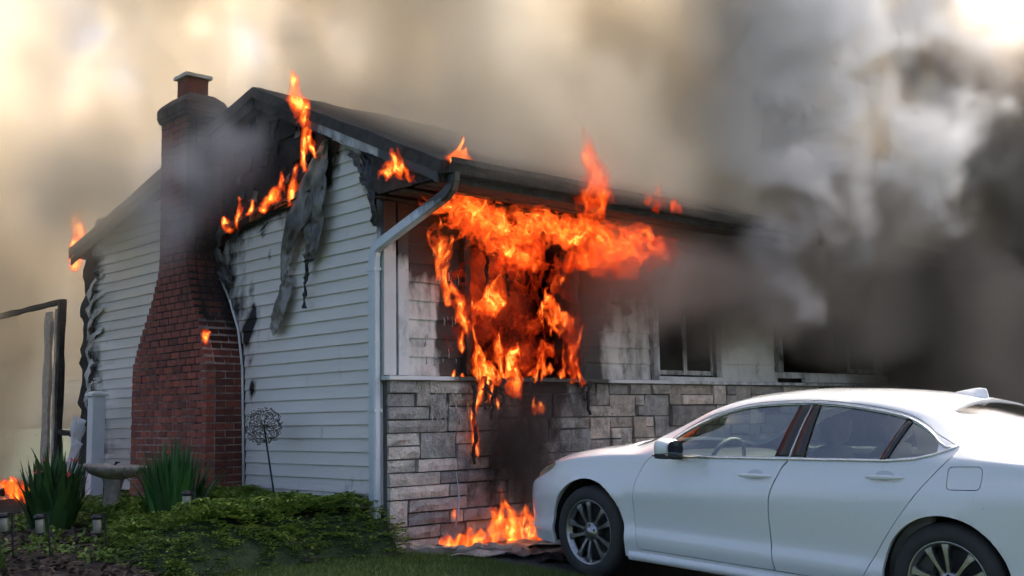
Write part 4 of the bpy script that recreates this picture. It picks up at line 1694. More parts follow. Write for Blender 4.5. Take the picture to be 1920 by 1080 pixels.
for o in TMP:
    bpy.data.objects.remove(o)


# ------------------------------------------------------------------ planting
def raw_mesh(name, V, F4, mat, rnd=None, parent=None):
    """large mesh from arrays: V (n,3), F4 (m,k)"""
    me = bpy.data.meshes.new(name)
    V = np.ascontiguousarray(V, np.float32)
    F4 = np.ascontiguousarray(F4, np.int32)
    k = F4.shape[1]
    me.vertices.add(len(V))
    me.vertices.foreach_set('co', V.ravel())
    me.loops.add(F4.size)
    me.loops.foreach_set('vertex_index', F4.ravel())
    me.polygons.add(len(F4))
    me.polygons.foreach_set('loop_start', np.arange(0, F4.size, k, dtype=np.int32))
    me.polygons.foreach_set('loop_total', np.full(len(F4), k, np.int32))
    if rnd is not None:
        a = me.attributes.new('rnd', 'FLOAT', 'FACE')
        a.data.foreach_set('value', np.asarray(rnd, np.float32))
    me.update(calc_edges=True)
    me.validate()
    return link(name, me, mat, parent)


def zgv(y):
    return -.12 + .0375 * np.clip(y, -9, 6)


def canopy(x, y):
    """height of the ground cover above the soil"""
    ex = np.clip((x - bed_left(y)) / .35, 0, 1) ** .5
    ey = np.clip((y - bed_front(x) + .02) / .28, 0, 1) ** .45
    n = fbm(np.stack([x * 2.6, y * 2.6, x * 0 + 3], -1), 3)
    back = 1 - .55 * sstep(2.0, 3.2, y)
    dip = 1 - .6 * np.exp(-(((x + 1.22) / .28) ** 2 + ((y - 1.45) / .35) ** 2))
    return (.325 + .05 * sstep(1.0, .2, y) + .20 * (n - .5)) * ex * ey * back * dip + .02


def leaf_cloud(P, N, size, aspect, rng_):
    """one folded four-sided leaf per point, laid roughly across direction N"""
    n = len(P)
    a = rng_.random(n) * 2 * np.pi
    t = np.cross(N, np.stack([np.cos(a), np.sin(a), np.sin(a * 3) * .3], -1))
    t /= np.linalg.norm(t, axis=1, keepdims=True) + 1e-9
    b = np.cross(N, t)
    s = (size * (.65 + .7 * rng_.random(n)))[:, None]
    droop = N * s * .22
    v0 = P
    v1 = P + t * s * .55 + b * s * aspect * .5 + N * s * .06
    v2 = P + t * s - droop
    v3 = P + t * s * .55 - b * s * aspect * .5 + N * s * .06
    V = np.stack([v0, v1, v2, v3], 1).reshape(-1, 3)
    F4 = np.arange(4 * n).reshape(n, 4)
    F3 = np.concatenate([F4[:, [0, 1, 2]], F4[:, [0, 2, 3]]])
    return V, F3


# dark understorey mound
xs_, ys_ = np.arange(-2.1, -.02, .05), np.arange(-.35, 4.4, .05)
X, Y = np.meshgrid(xs_, ys_, indexing='ij')
H = canopy(X, Y)
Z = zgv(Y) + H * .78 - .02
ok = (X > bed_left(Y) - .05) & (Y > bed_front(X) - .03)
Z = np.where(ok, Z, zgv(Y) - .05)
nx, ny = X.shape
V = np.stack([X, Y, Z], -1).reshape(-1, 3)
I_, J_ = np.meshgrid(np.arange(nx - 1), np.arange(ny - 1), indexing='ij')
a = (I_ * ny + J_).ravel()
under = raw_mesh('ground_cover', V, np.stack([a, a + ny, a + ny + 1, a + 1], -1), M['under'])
tag(under, 'low leafy green ground cover filling the bed along the gable wall', 'ground cover', kind='stuff')
rg = np.random.default_rng(3)
nr = 5200
px_ = rg.uniform(-2.05, .07, nr * 2)
py_ = rg.uniform(-.34, 4.3, nr * 2)
k = ((px_ < -.05) | (py_ < -.12)) & (px_ > bed_left(py_) - .04) & (py_ > bed_front(px_) - .03) & (rg.random(nr * 2) < np.where(py_ > 2.4, .5, 1))
px_, py_ = px_[k][:nr], py_[k][:nr]
hh = canopy(px_, py_)
fr_ = rg.random(len(px_)) ** .5
edge = np.minimum(np.clip((py_ - bed_front(px_)) / .25, 0, 1), np.clip((px_ - bed_left(py_)) / .25, 0, 1))
zf_ = np.where(edge < .9, hh * (.25 + .85 * fr_), hh * (.85 + .25 * fr_))
cen = np.stack([px_, py_, zgv(py_) + zf_], -1)
PP, NN = [], []
for q in range(7):
    an = 2 * np.pi * q / 7 + rg.random(len(cen)) * .5
    outw = np.stack([np.cos(an), np.sin(an), rg.uniform(-.1, .5, len(cen))], -1)
    PP.append(cen + outw * .012)
    NN.append(outw)
PP, OUT = np.concatenate(PP), np.concatenate(NN)
OUT /= np.linalg.norm(OUT, axis=1, keepdims=True)
n = len(PP)
s = (.046 * (.5 + 1.0 * rg.random(n) ** 1.5) * (.75 + .6 * fbm(PP * 1.7 + 5, 2)))[:, None]
side = np.cross(OUT, np.array([0, 0, 1.0]))
side /= np.linalg.norm(side, axis=1, keepdims=True)
upv = np.cross(side, OUT)
v0 = PP
v1 = PP + OUT * s * .6 + side * s * .27 + upv * s * .10
v2 = PP + OUT * s - upv * s * .12
v3 = PP + OUT * s * .6 - side * s * .27 + upv * s * .10
V = np.stack([v0, v1, v2, v3], 1).reshape(-1, 3)
F4 = np.arange(4 * n).reshape(n, 4)
F3 = np.concatenate([F4[:, [0, 1, 2]], F4[:, [0, 2, 3]]])
rn = np.tile(np.clip(rg.random(n) ** 2.2 * .9 + .25 * (fbm(PP * 3, 2) - .4), 0, 1), 2)
o = raw_mesh('leaves', V, F3, M['leaf'], rn, under)
o['kind'] = 'stuff'

# lawn in front of the bed
nb = 42000
gx = rg.uniform(-2.6, .62, nb)
gy = rg.uniform(-2.6, .12, nb)
de = np.array([drive_edge(v) for v in gy])
k = (gy < bed_front(gx) + .03) & (gx < de + rg.normal(0, .02, nb))
gx, gy = gx[k], gy[k]
nb = len(gx)
h = rg.uniform(.025, .06, nb)
an = rg.random(nb) * 6.28
ln = rg.normal(0, .022, (nb, 2))
w = .0035
b0 = np.stack([gx - w * np.cos(an), gy - w * np.sin(an), zgv(gy)], -1)
b1 = np.stack([gx + w * np.cos(an), gy + w * np.sin(an), zgv(gy)], -1)
t0 = np.stack([gx + ln[:, 0], gy + ln[:, 1], zgv(gy) + h], -1)
o = raw_mesh('grass', np.stack([b0, b1, t0], 1).reshape(-1, 3), np.arange(3 * nb).reshape(nb, 3), M['grass'], rg.random(nb))
tag(o, 'strip of short green lawn between the planting bed and the driveway', 'grass', kind='stuff')


M['stem'] = pm('flower_stem', (.03, .075, .025), None, rough=.6)
# tall sword-leaved clumps
def blade(L, w, bend, twist):
    V = []
    n = 9
    for i in range(n + 1):
        t = i / n
        ww = w * (1 - t ** 2.6) * (.75 + .5 * math.sin(math.pi * min(1, t * 1.2)))
        x = bend * t * t * L
        z = L * (t - .30 * abs(bend) * t ** 3)
        a = twist * t
        for u in (-1, 0, 1):
            V.append((x + (.25 * ww if u == 0 else 0) * math.cos(a), u * ww * .5 * math.cos(a) + .0, z))
    F = [(i * 3 + j, i * 3 + j + 1, i * 3 + j + 4, i * 3 + j + 3) for i in range(n) for j in range(2)]
    me = bpy.data.meshes.new('leaf')
    me.from_pydata(V, [], F)
    me.polygons.foreach_set('use_smooth', [True] * len(F))
    me.materials.append(M['iris'])
    return me


BL = [blade(1, .062, b, tw) for b, tw in ((.04, .4), (.09, .9), (.16, .3), (.30, -.6), (.02, -.5))]


def clump(label, loc, n, hmin, hmax, spread, flowers, seed, tint, wide=1.0):
    r = random.Random(seed)
    t = thing('leafy_clump', label, 'plant', loc, 'sword leaved garden plants')
    for k in range(n):
        o = bpy.data.objects.new('leaf', BL[r.choice((0, 0, 1, 1, 2, 3, 4))])
        COL.objects.link(o)
        o.parent = t
        a = r.uniform(0, 6.283)
        d = spread * math.sqrt(r.random())
        lean = .42 * (d / spread) ** 1.3 + r.uniform(-.06, .08)
        h = r.uniform(hmin, hmax) * (1 - .22 * d / spread)
        o.location = (d * .42 * math.cos(a), d * .42 * math.sin(a), 0)
        o.rotation_euler = (0, lean * .55, a)
        o.scale = (h, r.uniform(.8, 1.25) * wide, h)
        j = r.uniform(.55, 1.25)
        o.color = (tint[0] * j, tint[1] * j, tint[2] * j * r.uniform(.8, 1.1), 1)
    for (dx, dy, z, s) in flowers:
        m = MB()
        for q in range(6):
            a = 6.283 * q / 6
            m.add([(dx, dy, z), (dx + s * .6 * math.cos(a - .4), dy + s * .6 * math.sin(a - .4), z + s * .45), (dx + s * 1.1 * math.cos(a), dy + s * 1.1 * math.sin(a), z + s * r.uniform(.5, 1.2)),
                   (dx + s * .6 * math.cos(a + .4), dy + s * .6 * math.sin(a + .4), z + s * .45)], [(0, 1, 2, 3)])
        m.build('flower', M['petal'], t, recalc=False)
        MB().tube([(dx * .3, dy * .3, .0), (dx * .8, dy * .8, z * .6), (dx, dy, z)], .006, 6).build('flower_stem', M['stem'], t)
    return t


clump('clump of tall dark sword leaves with red blooms left of the birdbath', (-1.62, 2.95, zg(2.95)), 105, .62, .94, .40,
      [(.06, -.18, .52, .05), (-.20, -.12, .55, .055), (-.05, .1, .66, .045), (.20, .02, .64, .05)], 4, (.80, .80, .68), 1.55)
clump('clump of tall green sword leaves in front of the brick chimney', (-1.08, 1.62, zg(1.62) + .0), 190, .80, 1.06, .32,
      [(-.10, -.05, .78, .03)], 9, (1.0, 1.15, 1.1))

# bark chips, weeds and litter on the open soil
nc = 2600
cx_ = rg.uniform(-3.2, -1.2, nc)
cy_ = rg.uniform(-.2, 4.5, nc)
k = (cx_ < bed_left(cy_) + .1) & (cy_ > bed_front(cx_) + .03)
cx_, cy_ = cx_[k], cy_[k]
nc = len(cx_)
an = rg.random(nc) * 6.28
ln, wd_ = rg.uniform(.012, .04, nc), rg.uniform(.005, .014, nc)
c0 = np.stack([cx_, cy_, zgv(cy_) + .045 + .02 * rg.random(nc)], -1)
dx_ = np.stack([np.cos(an) * ln, np.sin(an) * ln, rg.normal(0, .008, nc)], -1)
dy_ = np.stack([-np.sin(an) * wd_, np.cos(an) * wd_, rg.normal(0, .005, nc)], -1)
M['chip'] = pm('bark_chip', (.022, .014, .009), (.07, .045, .03), 40, .9, attr=('rnd', (.11, .075, .05)))
o = raw_mesh('bark_mulch', np.stack([c0 - dx_ - dy_, c0 + dx_ - dy_, c0 + dx_ + dy_, c0 - dx_ + dy_], 1).reshape(-1, 3), np.arange(4 * nc).reshape(nc, 4), M['chip'], rg.random(nc) ** 4)
tag(o, 'loose dark bark mulch covering the open soil of the bed', 'mulch', kind='stuff')
nw = 1500
wc = rg.integers(0, 26, nw)
wx0, wy0 = rg.uniform(-2.75, -1.5, 26), rg.uniform(.3, 4.2, 26)
wx_, wy_ = wx0[wc] + rg.normal(0, .07, nw), wy0[wc] + rg.normal(0, .07, nw)
P = np.stack([wx_, wy_, zgv(wy_) + .035 + np.abs(rg.normal(0, .035, nw))], -1)
N = np.stack([rg.normal(0, .5, nw), rg.normal(0, .5, nw), np.ones(nw)], -1)
N /= np.linalg.norm(N, axis=1, keepdims=True)
Vw, Fw = leaf_cloud(P, N, np.full(nw, .055), .5, rg)
o = raw_mesh('weeds', Vw, Fw, M['leaf'], np.tile(rg.random(nw) ** 2 * .6, 2))
tag(o, 'scattered low green weeds in the dark mulch', 'weeds', kind='stuff')

# clipped conifer at the left edge
t = thing('conifer_shrub', 'bright green conical conifer cut off by the left edge of the view', 'shrub', (-2.98, .95, zg(.9)))
MB().tube([(0, 0, 0), (.01, 0, .3), (0, .01, .7)], [.03, .022, .008], 8).build('trunk', M['under'], t)
n = 5200
hz = rg.random(n) ** .8
rad = .27 * (1 - hz) ** .8 * (.80 + .22 * rg.random(n))
an = rg.random(n) * 6.283
P = np.stack([rad * np.cos(an), rad * np.sin(an), .02 + hz * .76], -1)
N = np.stack([np.cos(an), np.sin(an), .9 + 0 * an], -1)
N /= np.linalg.norm(N, axis=1, keepdims=True)
s = .045
sd = np.stack([-np.sin(an), np.cos(an), rg.normal(0, .4, n)], -1)
V = np.stack([P - N * s * .6, P + sd * s * .22, P + N * s * (.5 + .6 * rg.random(n))[:, None], P - sd * s * .22], 1).reshape(-1, 3)
o = raw_mesh('crown', V, np.arange(4 * n).reshape(n, 4), M['conifer'], rg.random(n) ** 2, t)
o['kind'] = 'stuff'

# ------------------------------------------------------------------ garden things
bb = thing('birdbath', 'scalloped concrete birdbath on a leaning pedestal', 'birdbath', (-1.04, 3.05, zg(3.05)), rot=(R(2), R(3), 0))
m = MB()
m.lathe([(.001, 0), (.17, 0), (.175, .03), (.13, .06), (.085, .10), (.072, .22), (.078, .36), (.098, .45), (.11, .475), (.001, .475)], 28)
m.build('pedestal', M['concrete'], bb, smooth=True)
wob = lambda g, r, h: 1 + (.085 * math.sin(9 * g) + .02 * math.sin(5 * g + 1)) * max(0, (r - .14) / .15)
m = MB()
m.lathe([(.001, .468), (.12, .47), (.20, .50), (.268, .545), (.292, .572), (.296, .59), (.284, .60), (.262, .592), (.20, .555), (.10, .532), (.001, .528)], 72, wob=wob)
m.build('basin', M['concrete'], bb, smooth=True)
m = MB()
m.tube([(-.02, -.05, .60), (-.01, -.05, .625), (.03, -.05, .628)], [.008, .016, .004], 8)
m.build('bowl_ornament', M['black_metal'], bb, smooth=True)


def path_light(label, loc, h, rot=0, lean=(0, 0)):
    t = thing('path_light', label, 'lamp', loc, 'low garden path lights', rot=(R(lean[0]), R(lean[1]), rot))
    MB().tube([(.055, 0, -.02), (.055, 0, h)], .0085, 8).build('stake', M['black_metal'], t)
    MB().box(-.045, .062, -.008, .008, h - .012, h + .004).build('arm', M['black_metal'], t)
    m = MB()
    m.lathe([(.030, h - .135), (.034, h - .13), (.034, h - .035), (.030, h - .03)], 16, c=(-.01, 0, 0))
    m.build('lantern_glass', M['lantern'], t, smooth=True)
    m = MB()
    m.lathe([(.001, h + .012), (.030, h + .008), (.045, h - .012), (.042, h - .028), (.001, h - .026)], 16, c=(-.01, 0, 0))
    m.build('lantern_cap', M['black_metal'], t, smooth=True)
    m = MB()
    m.lathe([(.001, h - .15), (.026, h - .148), (.036, h - .136), (.001, h - .13)], 16, c=(-.01, 0, 0))
    m.build('lantern_base', M['black_metal'], t, smooth=True)
    return t


path_light('small path light on a leaning black stake right of the conifer', (-2.33, 1.24, zg(1.24)), .37, R(-45), (0, -6))
path_light('small path light standing in bare mulch below the red blooms', (-1.93, 1.16, zg(1.16)), .345, R(-45), (0, -3))
path_light('small path light cut by the left edge behind the conifer', (-2.52, 1.50, zg(1.50)), .37, R(-45), (0, -4))
path_light('small path light sunk in the green ground cover', (-1.50, .54, zg(.54)), .55, R(-60), (0, 0))

# wire dandelion on a stake
dn = thing('garden_ornament', 'wire dandelion ball on a black stake against the siding', 'ornament', (-.30, 1.13, zg(1.13)))
top = Vector((0, .31, 1.02))
MB().tube([(0, 0, 0), tuple(top * .5), tuple(top)], .009, 8).build('stake', M['black_metal'], dn, smooth=True)
m = MB()
rd = random.Random(2)
for k in range(120):
    zz_ = 1 - 2 * (k + .5) / 120
    ph = k * 2.39996
    d = Vector((math.sqrt(1 - zz_ * zz_) * math.cos(ph), math.sqrt(1 - zz_ * zz_) * math.sin(ph), zz_))
    a = d.orthogonal().normalized()
    b = d.cross(a)
    g0 = rd.uniform(0, 6.28)
    rr = .165 * rd.uniform(.82, 1.05)
    s = rd.uniform(.020, .030)
    pts = []
    for q in range(9):
        t_ = q / 8
        g = g0 + t_ * 4.6
        pts.append(top + d * rr + (a * math.cos(g) + b * math.sin(g)) * s * (.5 + .5 * t_) + d * .008 * math.sin(6 * t_))
    m.tube(pts, .0035, 4)
m.build('wire_curls', M['rust_wire'], dn)['kind'] = 'stuff'
m = MB()
for k in range(40):
    zz_ = 1 - 2 * (k + .5) / 40
    ph = k * 2.39996
    d = Vector((math.sqrt(1 - zz_ * zz_) * math.cos(ph), math.sqrt(1 - zz_ * zz_) * math.sin(ph), zz_))
    m.tube([top, top + d * .15], .0022, 4)
m.build('wire_spokes', M['rust_wire'], dn)['kind'] = 'stuff'

# white fence post and melted fence boards
fp = thing('fence_post', 'square white vinyl fence post with a flat cap beside the burnt corner', 'post', (-.33, 5.12, zg(5.1)))
MB().box(-.075, .075, -.075, .075, 0, 1.25).build('shaft', M['vinyl_post'], fp, bevel=.006, seg=2)
m = MB()
m.add([(-.1, -.1, 1.25), (.1, -.1, 1.25), (.1, .1, 1.25), (-.1, .1, 1.25), (-.1, -.1, 1.275), (.1, -.1, 1.275), (.1, .1, 1.275), (-.1, .1, 1.275), (-.05, -.05, 1.305), (.05, -.05, 1.305), (.05, .05, 1.305), (-.05, .05, 1.305)],
      [(3, 2, 1, 0), (0, 1, 5, 4), (1, 2, 6, 5), (2, 3, 7, 6), (3, 0, 4, 7), (4, 5, 9, 8), (5, 6, 10, 9), (6, 7, 11, 10), (7, 4, 8, 11), (8, 9, 10, 11)])
m.build('cap', M['vinyl_post'], fp)
for z in (.95, .66):
    MB().box(-.025, .025, .0755, .079, z, z + .07).build('rail_hole_patch', M['matt_black'], fp)  # solid black plate; the dark of an open hole put into its colour
fb = thing('collapsed_fence', 'collapsed white vinyl fence boards melted against the post', 'fence', (-.33, 5.35, zg(5.3)))
for k, (p, w) in enumerate((([(-.02, .10, .98), (-.05, .18, .80), (-.02, .34, .55), (-.04, .38, .35)], .10), ([(.0, .16, .90), (-.04, .22, .62), (-.06, .20, .35), (-.03, .24, .02)], .09),
                            ([(-.08, .04, .72), (-.10, .14, .60), (-.09, .30, .45), (-.08, .42, .40)], .11), ([(-.03, .06, .45), (-.06, .10, .25), (-.04, .12, .0)], .10),
                            ([(-.1, -.02, .30), (-.12, .05, .15), (-.1, .12, .0)], .12), ([(-.02, .32, 1.02), (-.04, .34, .8), (-.02, .30, .6)], .07))):
    n, mm = 22, 6
    f_ = [interp(np.linspace(0, 1, len(p)), [q[j] for q in p]) for j in range(3)]
    V = []
    for i in range(n + 1):
        t_ = i / n
        c_ = Vector([float(f(t_)) for f in f_])
        d_ = Vector([float(f(min(1, t_ + .03))) for f in f_]) - Vector([float(f(max(0, t_ - .03))) for f in f_])
        sd_ = d_.cross(Vector((1, 0, 0))).normalized()
        tw = 1.2 * n1(t_ * 3, k, 2)
        sd_ = sd_ * math.cos(tw) + Vector((1, 0, 0)) * math.sin(tw)
        for j in range(mm + 1):
            V.append(c_ + sd_ * w * (j / mm - .5) + Vector((.02 * (n1(t_ * 6, j * .5, k) - .5), .02 * (n1(t_ * 6, k, j) - .5), 0)))
    F = [(i * (mm + 1) + j, i * (mm + 1) + j + 1, (i + 1) * (mm + 1) + j + 1, (i + 1) * (mm + 1) + j) for i in range(n) for j in range(mm)]
    o = mk('fence_board', V, F, M['vinyl_post'], fb, smooth=True)
    md = o.modifiers.new('t', 'SOLIDIFY')
    md.thickness = .006

# burnt timber frame of a porch behind the house
pf = thing('burnt_porch_frame', 'charred black timber door frame standing in smoke left of the house', 'frame', (0, 7.1, zg(6)))


def rough_beam(m, a, b, hx, hy, seed, n=18):
    a, b = Vector(a), Vector(b)
    d = (b - a).normalized()
    u = d.cross(Vector((1, 0, 0)))
    if u.length < .1:
        u = d.cross(Vector((0, 1, 0)))
    u.normalize()
    w = d.cross(u).normalized()
    V = []
    for i in range(n + 1):
        p = a + (b - a) * i / n
        q = .7 + .6 * n1(i * .55, seed, 1)
        r_ = .7 + .6 * n1(i * .55, seed, 5)
        for (s1, s2) in ((-1, -1), (1, -1), (1, 1), (-1, 1)):
            V.append(p + u * hx * s1 * q + w * hy * s2 * r_)
    F = [(0, 1, 2, 3), tuple(4 * n + k for k in (3, 2, 1, 0))]
    for i in range(n):
        F += [(4 * i + k, 4 * i + 4 + k, 4 * i + 4 + (k + 1) % 4, 4 * i + (k + 1) % 4) for k in range(4)]
    m.add(V, F)


for nm, a, b, hx, hy, mt in (('post', (0, 0, 0), (0, 0, 2.52), .04, .04, 'char'), ('beam', (0, -.05, 2.52), (0, 3.6, 2.50), .032, .04, 'char'), ('post', (0, 3.4, 0), (0, 3.4, 2.5), .05, .05, 'char'),
                             ('inner_jamb', (.03, .24, 0), (.03, .24, 2.44), .035, .02, 'concrete'), ('inner_jamb', (.03, .52, 0), (.03, .52, 2.42), .10, .02, 'concrete'), ('lower_rail', (-.02, -.9, .75), (0, -.06, .80), .03, .03, 'char')):
    m = MB()
    rough_beam(m, a, b, hx, hy, hash(nm) % 7 + a[1])
    m.build(nm, M[mt], pf)

# rubble on the ground where the left fire burns
rb = thing('debris_heap', 'heap of charred boards burning on the ground behind the red blooms', 'debris', (-.80, 5.75, zg(5.7)))
rr_ = random.Random(8)
for k in range(16):
    m = MB()
    a = (rr_.uniform(-.9, .5), rr_.uniform(-.3, .9), rr_.uniform(.0, .2))
    an_ = rr_.uniform(0, 3.14)
    L_ = rr_.uniform(.25, .7)
    rough_beam(m, a, (a[0] + L_ * math.cos(an_), a[1] + L_ * math.sin(an_), max(.02, a[2] + rr_.uniform(-.1, .12))), .035, .02, k, 8)
    m.build('board', M['char'] if k % 5 else M['vinyl_post'], rb)

# ------------------------------------------------------------------ debris at the foot of the stone wall
def crumple(name, label, cat, loc, sx, sy, amp, seed, mat, rot, group='fallen debris at the wall'):
    n = 26
    V = []
    for i in range(n + 1):
        for j in range(n + 1):
            u, v = i / n - .5, j / n - .5
            z = amp * (1.5 * abs(((u * 1.7 + .9 * v + .37 * seed) % 1.0) - .5) + 1.1 * abs(((v * 1.9 - .6 * u + .21 * seed) % 1.0) - .5) + .35 * n1(u * 2.5, v * 2.5 + seed, 4))
            e = 1 + .25 * (n1(u * 4, v * 4, seed) - .5)
            V.append((u * sx * e, v * sy * e, z))
    F = [(i * (n + 1) + j, (i + 1) * (n + 1) + j, (i + 1) * (n + 1) + j + 1, i * (n + 1) + j + 1) for i in range(n) for j in range(n)]
    o = mk(name, V, F, mat, None, smooth=False)
    setsoot(o.data, lambda c: .45 * fbm(c * 5 + seed, 3) - .12)
    o.location = loc
    o.rotation_euler = rot
    md = o.modifiers.new('t', 'SOLIDIFY')
    md.thickness = .006
    tag(o, label, cat, group)
    return o


M['fallen'] = pm('fallen_vinyl', (.36, .34, .32), (.12, .11, .10), 5, .55, .4, 30, soot=True)
M['fallen_brown'] = pm('fallen_gutter', (.34, .27, .22), (.18, .14, .12), 4, .5, .3, 30, soot=True)
m = MB()
n = 26
V = []
pr = [(-.06, .0), (-.065, .055), (-.035, .075), (.03, .07), (.06, .045), (.055, .0)]
for i in range(n + 1):
    t_ = i / n
    c_ = Vector((.12 + .62 * t_, -.14 - .62 * t_, zg(-.5) + .0))
    for (u, h) in pr:
        q = .7 + .6 * n1(t_ * 5, u * 9, 3)
        V.append((c_.x + u * .7 * q, c_.y + u * .7 * q, zg(c_.y) + .004 + h * q * (1 + .15 * math.sin(t_ * 40))))
F = [(i * 6 + j, i * 6 + j + 1, i * 6 + j + 7, i * 6 + j + 6) for i in range(n) for j in range(5)]
m.add(V, F)
o = m.build('fallen_trim', M['fallen_brown'], None)
tag(o, 'crumpled brown length of trim lying on the grass at the house corner', 'debris', 'fallen debris at the wall')
setsoot(o.data, lambda c: .25 * fbm(c * 5, 3) - .08)
md = o.modifiers.new('t', 'SOLIDIFY')
md.thickness = .006
crumple('fallen_sheet', 'pale crumpled siding sheet lying in front of the ground flames', 'debris', (.52, -.72, zg(-.72) + .004), .60, .26, .040, 3, M['fallen'], (0, R(-2), R(-38)))
crumple('fallen_sheet', 'dark crumpled sheet beside the pale sheet near the car', 'debris', (.74, -.86, zg(-.86) + .004), .46, .30, .045, 9, M['melt'], (0, R(2), R(60)))
crumple('fallen_sheet', 'thin grey sheet lying under the ground flames by the bumper', 'debris', (1.15, -.55, zg(-.55) + .012), .85, .35, .035, 15, M['melt'], (0, 0, R(-10)))
crumple('fallen_sheet', 'small pale scrap of siding against the foot of the stones', 'debris', (.42, -.36, zg(-.36) + .012), .30, .20, .035, 21, M['fallen'], (0, R(10), R(15)))
crumple('fallen_sheet', 'charred black scrap on the asphalt beside the front tyre', 'debris', (.78, -1.18, zg(-1.18) + .012), .42, .22, .03, 27, M['char'], (0, 0, R(40)))
# curved sliver of trim leaning on the stones
m = MB()
m.tube([(.66, -.13, .05), (.70, -.12, .18), (.72, -.115, .34), (.69, -.115, .52)], [.012, .016, .012, .003], 6, flat=.4)
tag(m.build('leaning_sliver', M['gutter'], None, smooth=True), 'pale curved sliver of trim leaning against the stone wall', 'debris', 'fallen debris at the wall')


# ------------------------------------------------------------------ fire
def surface_nets(Dn, lo, vox, iso):
    """closed quad mesh of the level set Dn = iso"""
    Dn = Dn - iso
    nx, ny, nz = Dn.shape
    S = Dn > 0
    acc = np.zeros((nx - 1, ny - 1, nz - 1, 3), np.float32)
    cnt = np.zeros((nx - 1, ny - 1, nz - 1), np.float32)
    cs = [(i, j, k) for i in (0, 1) for j in (0, 1) for k in (0, 1)]
    sl_ = lambda c: (slice(c[0], nx - 1 + c[0]), slice(c[1], ny - 1 + c[1]), slice(c[2], nz - 1 + c[2]))
    for a in range(3):
        for c in cs:
            if c[a]:
                continue
            d = list(c)
            d[a] = 1
            va, vb = Dn[sl_(c)], Dn[sl_(d)]
            x = (va > 0) != (vb > 0)
            t = np.where(x, va / np.where(x, va - vb, 1), 0)
            for q in range(3):
                acc[..., q] += np.where(x, (c[q] + t) if q == a else c[q], 0)
            cnt += x
    act = cnt > 0
    idx = np.full(act.shape, -1, np.int64)
    idx[act] = np.arange(act.sum())
    g = np.argwhere(act)
    V = (g + acc[act] / cnt[act][:, None]) * vox + np.asarray(lo)
    F = []
    for a in range(3):
        b, c = (a + 1) % 3, (a + 2) % 3
        s0 = [slice(1, -1)] * 3
        s0[a] = slice(0, -1)
        s1 = list(s0)
        s1[a] = slice(1, None)
        A_, B_ = S[tuple(s0)], S[tuple(s1)]
        e = np.argwhere(A_ != B_)
        if not len(e):
            continue
        fl = A_[tuple(e.T)]
        p = e + 1
        p[:, a] -= 1
        q = []
        for (ob, oc) in ((-1, -1), (0, -1), (0, 0), (-1, 0)):
            r = p.copy()
            r[:, b] += ob
            r[:, c] += oc
            q.append(idx[tuple(r.T)])
        q = np.stack(q, 1)
        q[~fl] = q[~fl][:, ::-1]
        F.append(q)
    F = np.concatenate(F) if F else np.zeros((0, 4), np.int64)
    return V, F


def firemat(name, col, strength, absorb, face):
    q = NT(name)
    em = q.n('ShaderNodeEmission')
    em.inputs[0].default_value = (*col, 1)
    em.inputs[1].default_value = strength
    ab = q.n('ShaderNodeVolumeAbsorption')
    ab.inputs[0].default_value = (.4, .3, .25, 1)
    ab.inputs['Density'].default_value = absorb
    ad = q.n('ShaderNodeAddShader')
    q.l(em.outputs[0], ad.inputs[0])
    q.l(ab.outputs[0], ad.inputs[1])
    q.l(ad.outputs[0], q.out.inputs['Volume'])
    tr = q.n('ShaderNodeBsdfTransparent')
    es = q.n('ShaderNodeEmission')
    es.inputs[0].default_value = (*col, 1)
    es.inputs[1].default_value = 1.0
    mx = q.n('ShaderNodeMixShader')
    mx.inputs[0].default_value = face
    q.l(tr.outputs[0], mx.inputs[1])
    q.l(es.outputs[0], mx.inputs[2])
    q.l(mx.outputs[0], q.out.inputs['Surface'])
    try:
        q.m.cycles.emission_sampling = 'NONE'
    except Exception:
        pass
    return q.m


FM = [firemat('flame_red', (1.0, .080, .010), 3.6, 9.0, .03), firemat('flame_orange', (1.0, .20, .020), 11.0, 3.0, .04), firemat('flame_yellow', (1.0, .46, .09), 34.0, 1.0, .07)]
FM_DIM = [firemat('flame_deep_red', (1.0, .055, .008), 1.7, 9.0, .02), firemat('flame_dull_orange', (1.0, .13, .014), 5.0, 4.0, .03), firemat('flame_dull_yellow', (1.0, .30, .04), 16.0, 1.0, .05)]
FM_DARK = [firemat('flame_dark_red', (1.0, .05, .010), .40, 7.0, .008), firemat('flame_dark_orange', (1.0, .09, .014), 1.4, 4.0, .012), firemat('flame_mid_orange', (1.0, .20, .03), 5.0, 1.0, .03)]
FM_GLOW = [firemat('fire_glow', (1.0, .10, .05), .04, .8, .002), firemat('fire_glow_inner', (1.0, .07, .02), .10, .8, .002), firemat('fire_glow_core', (1.0, .10, .02), .35, .5, .002)]


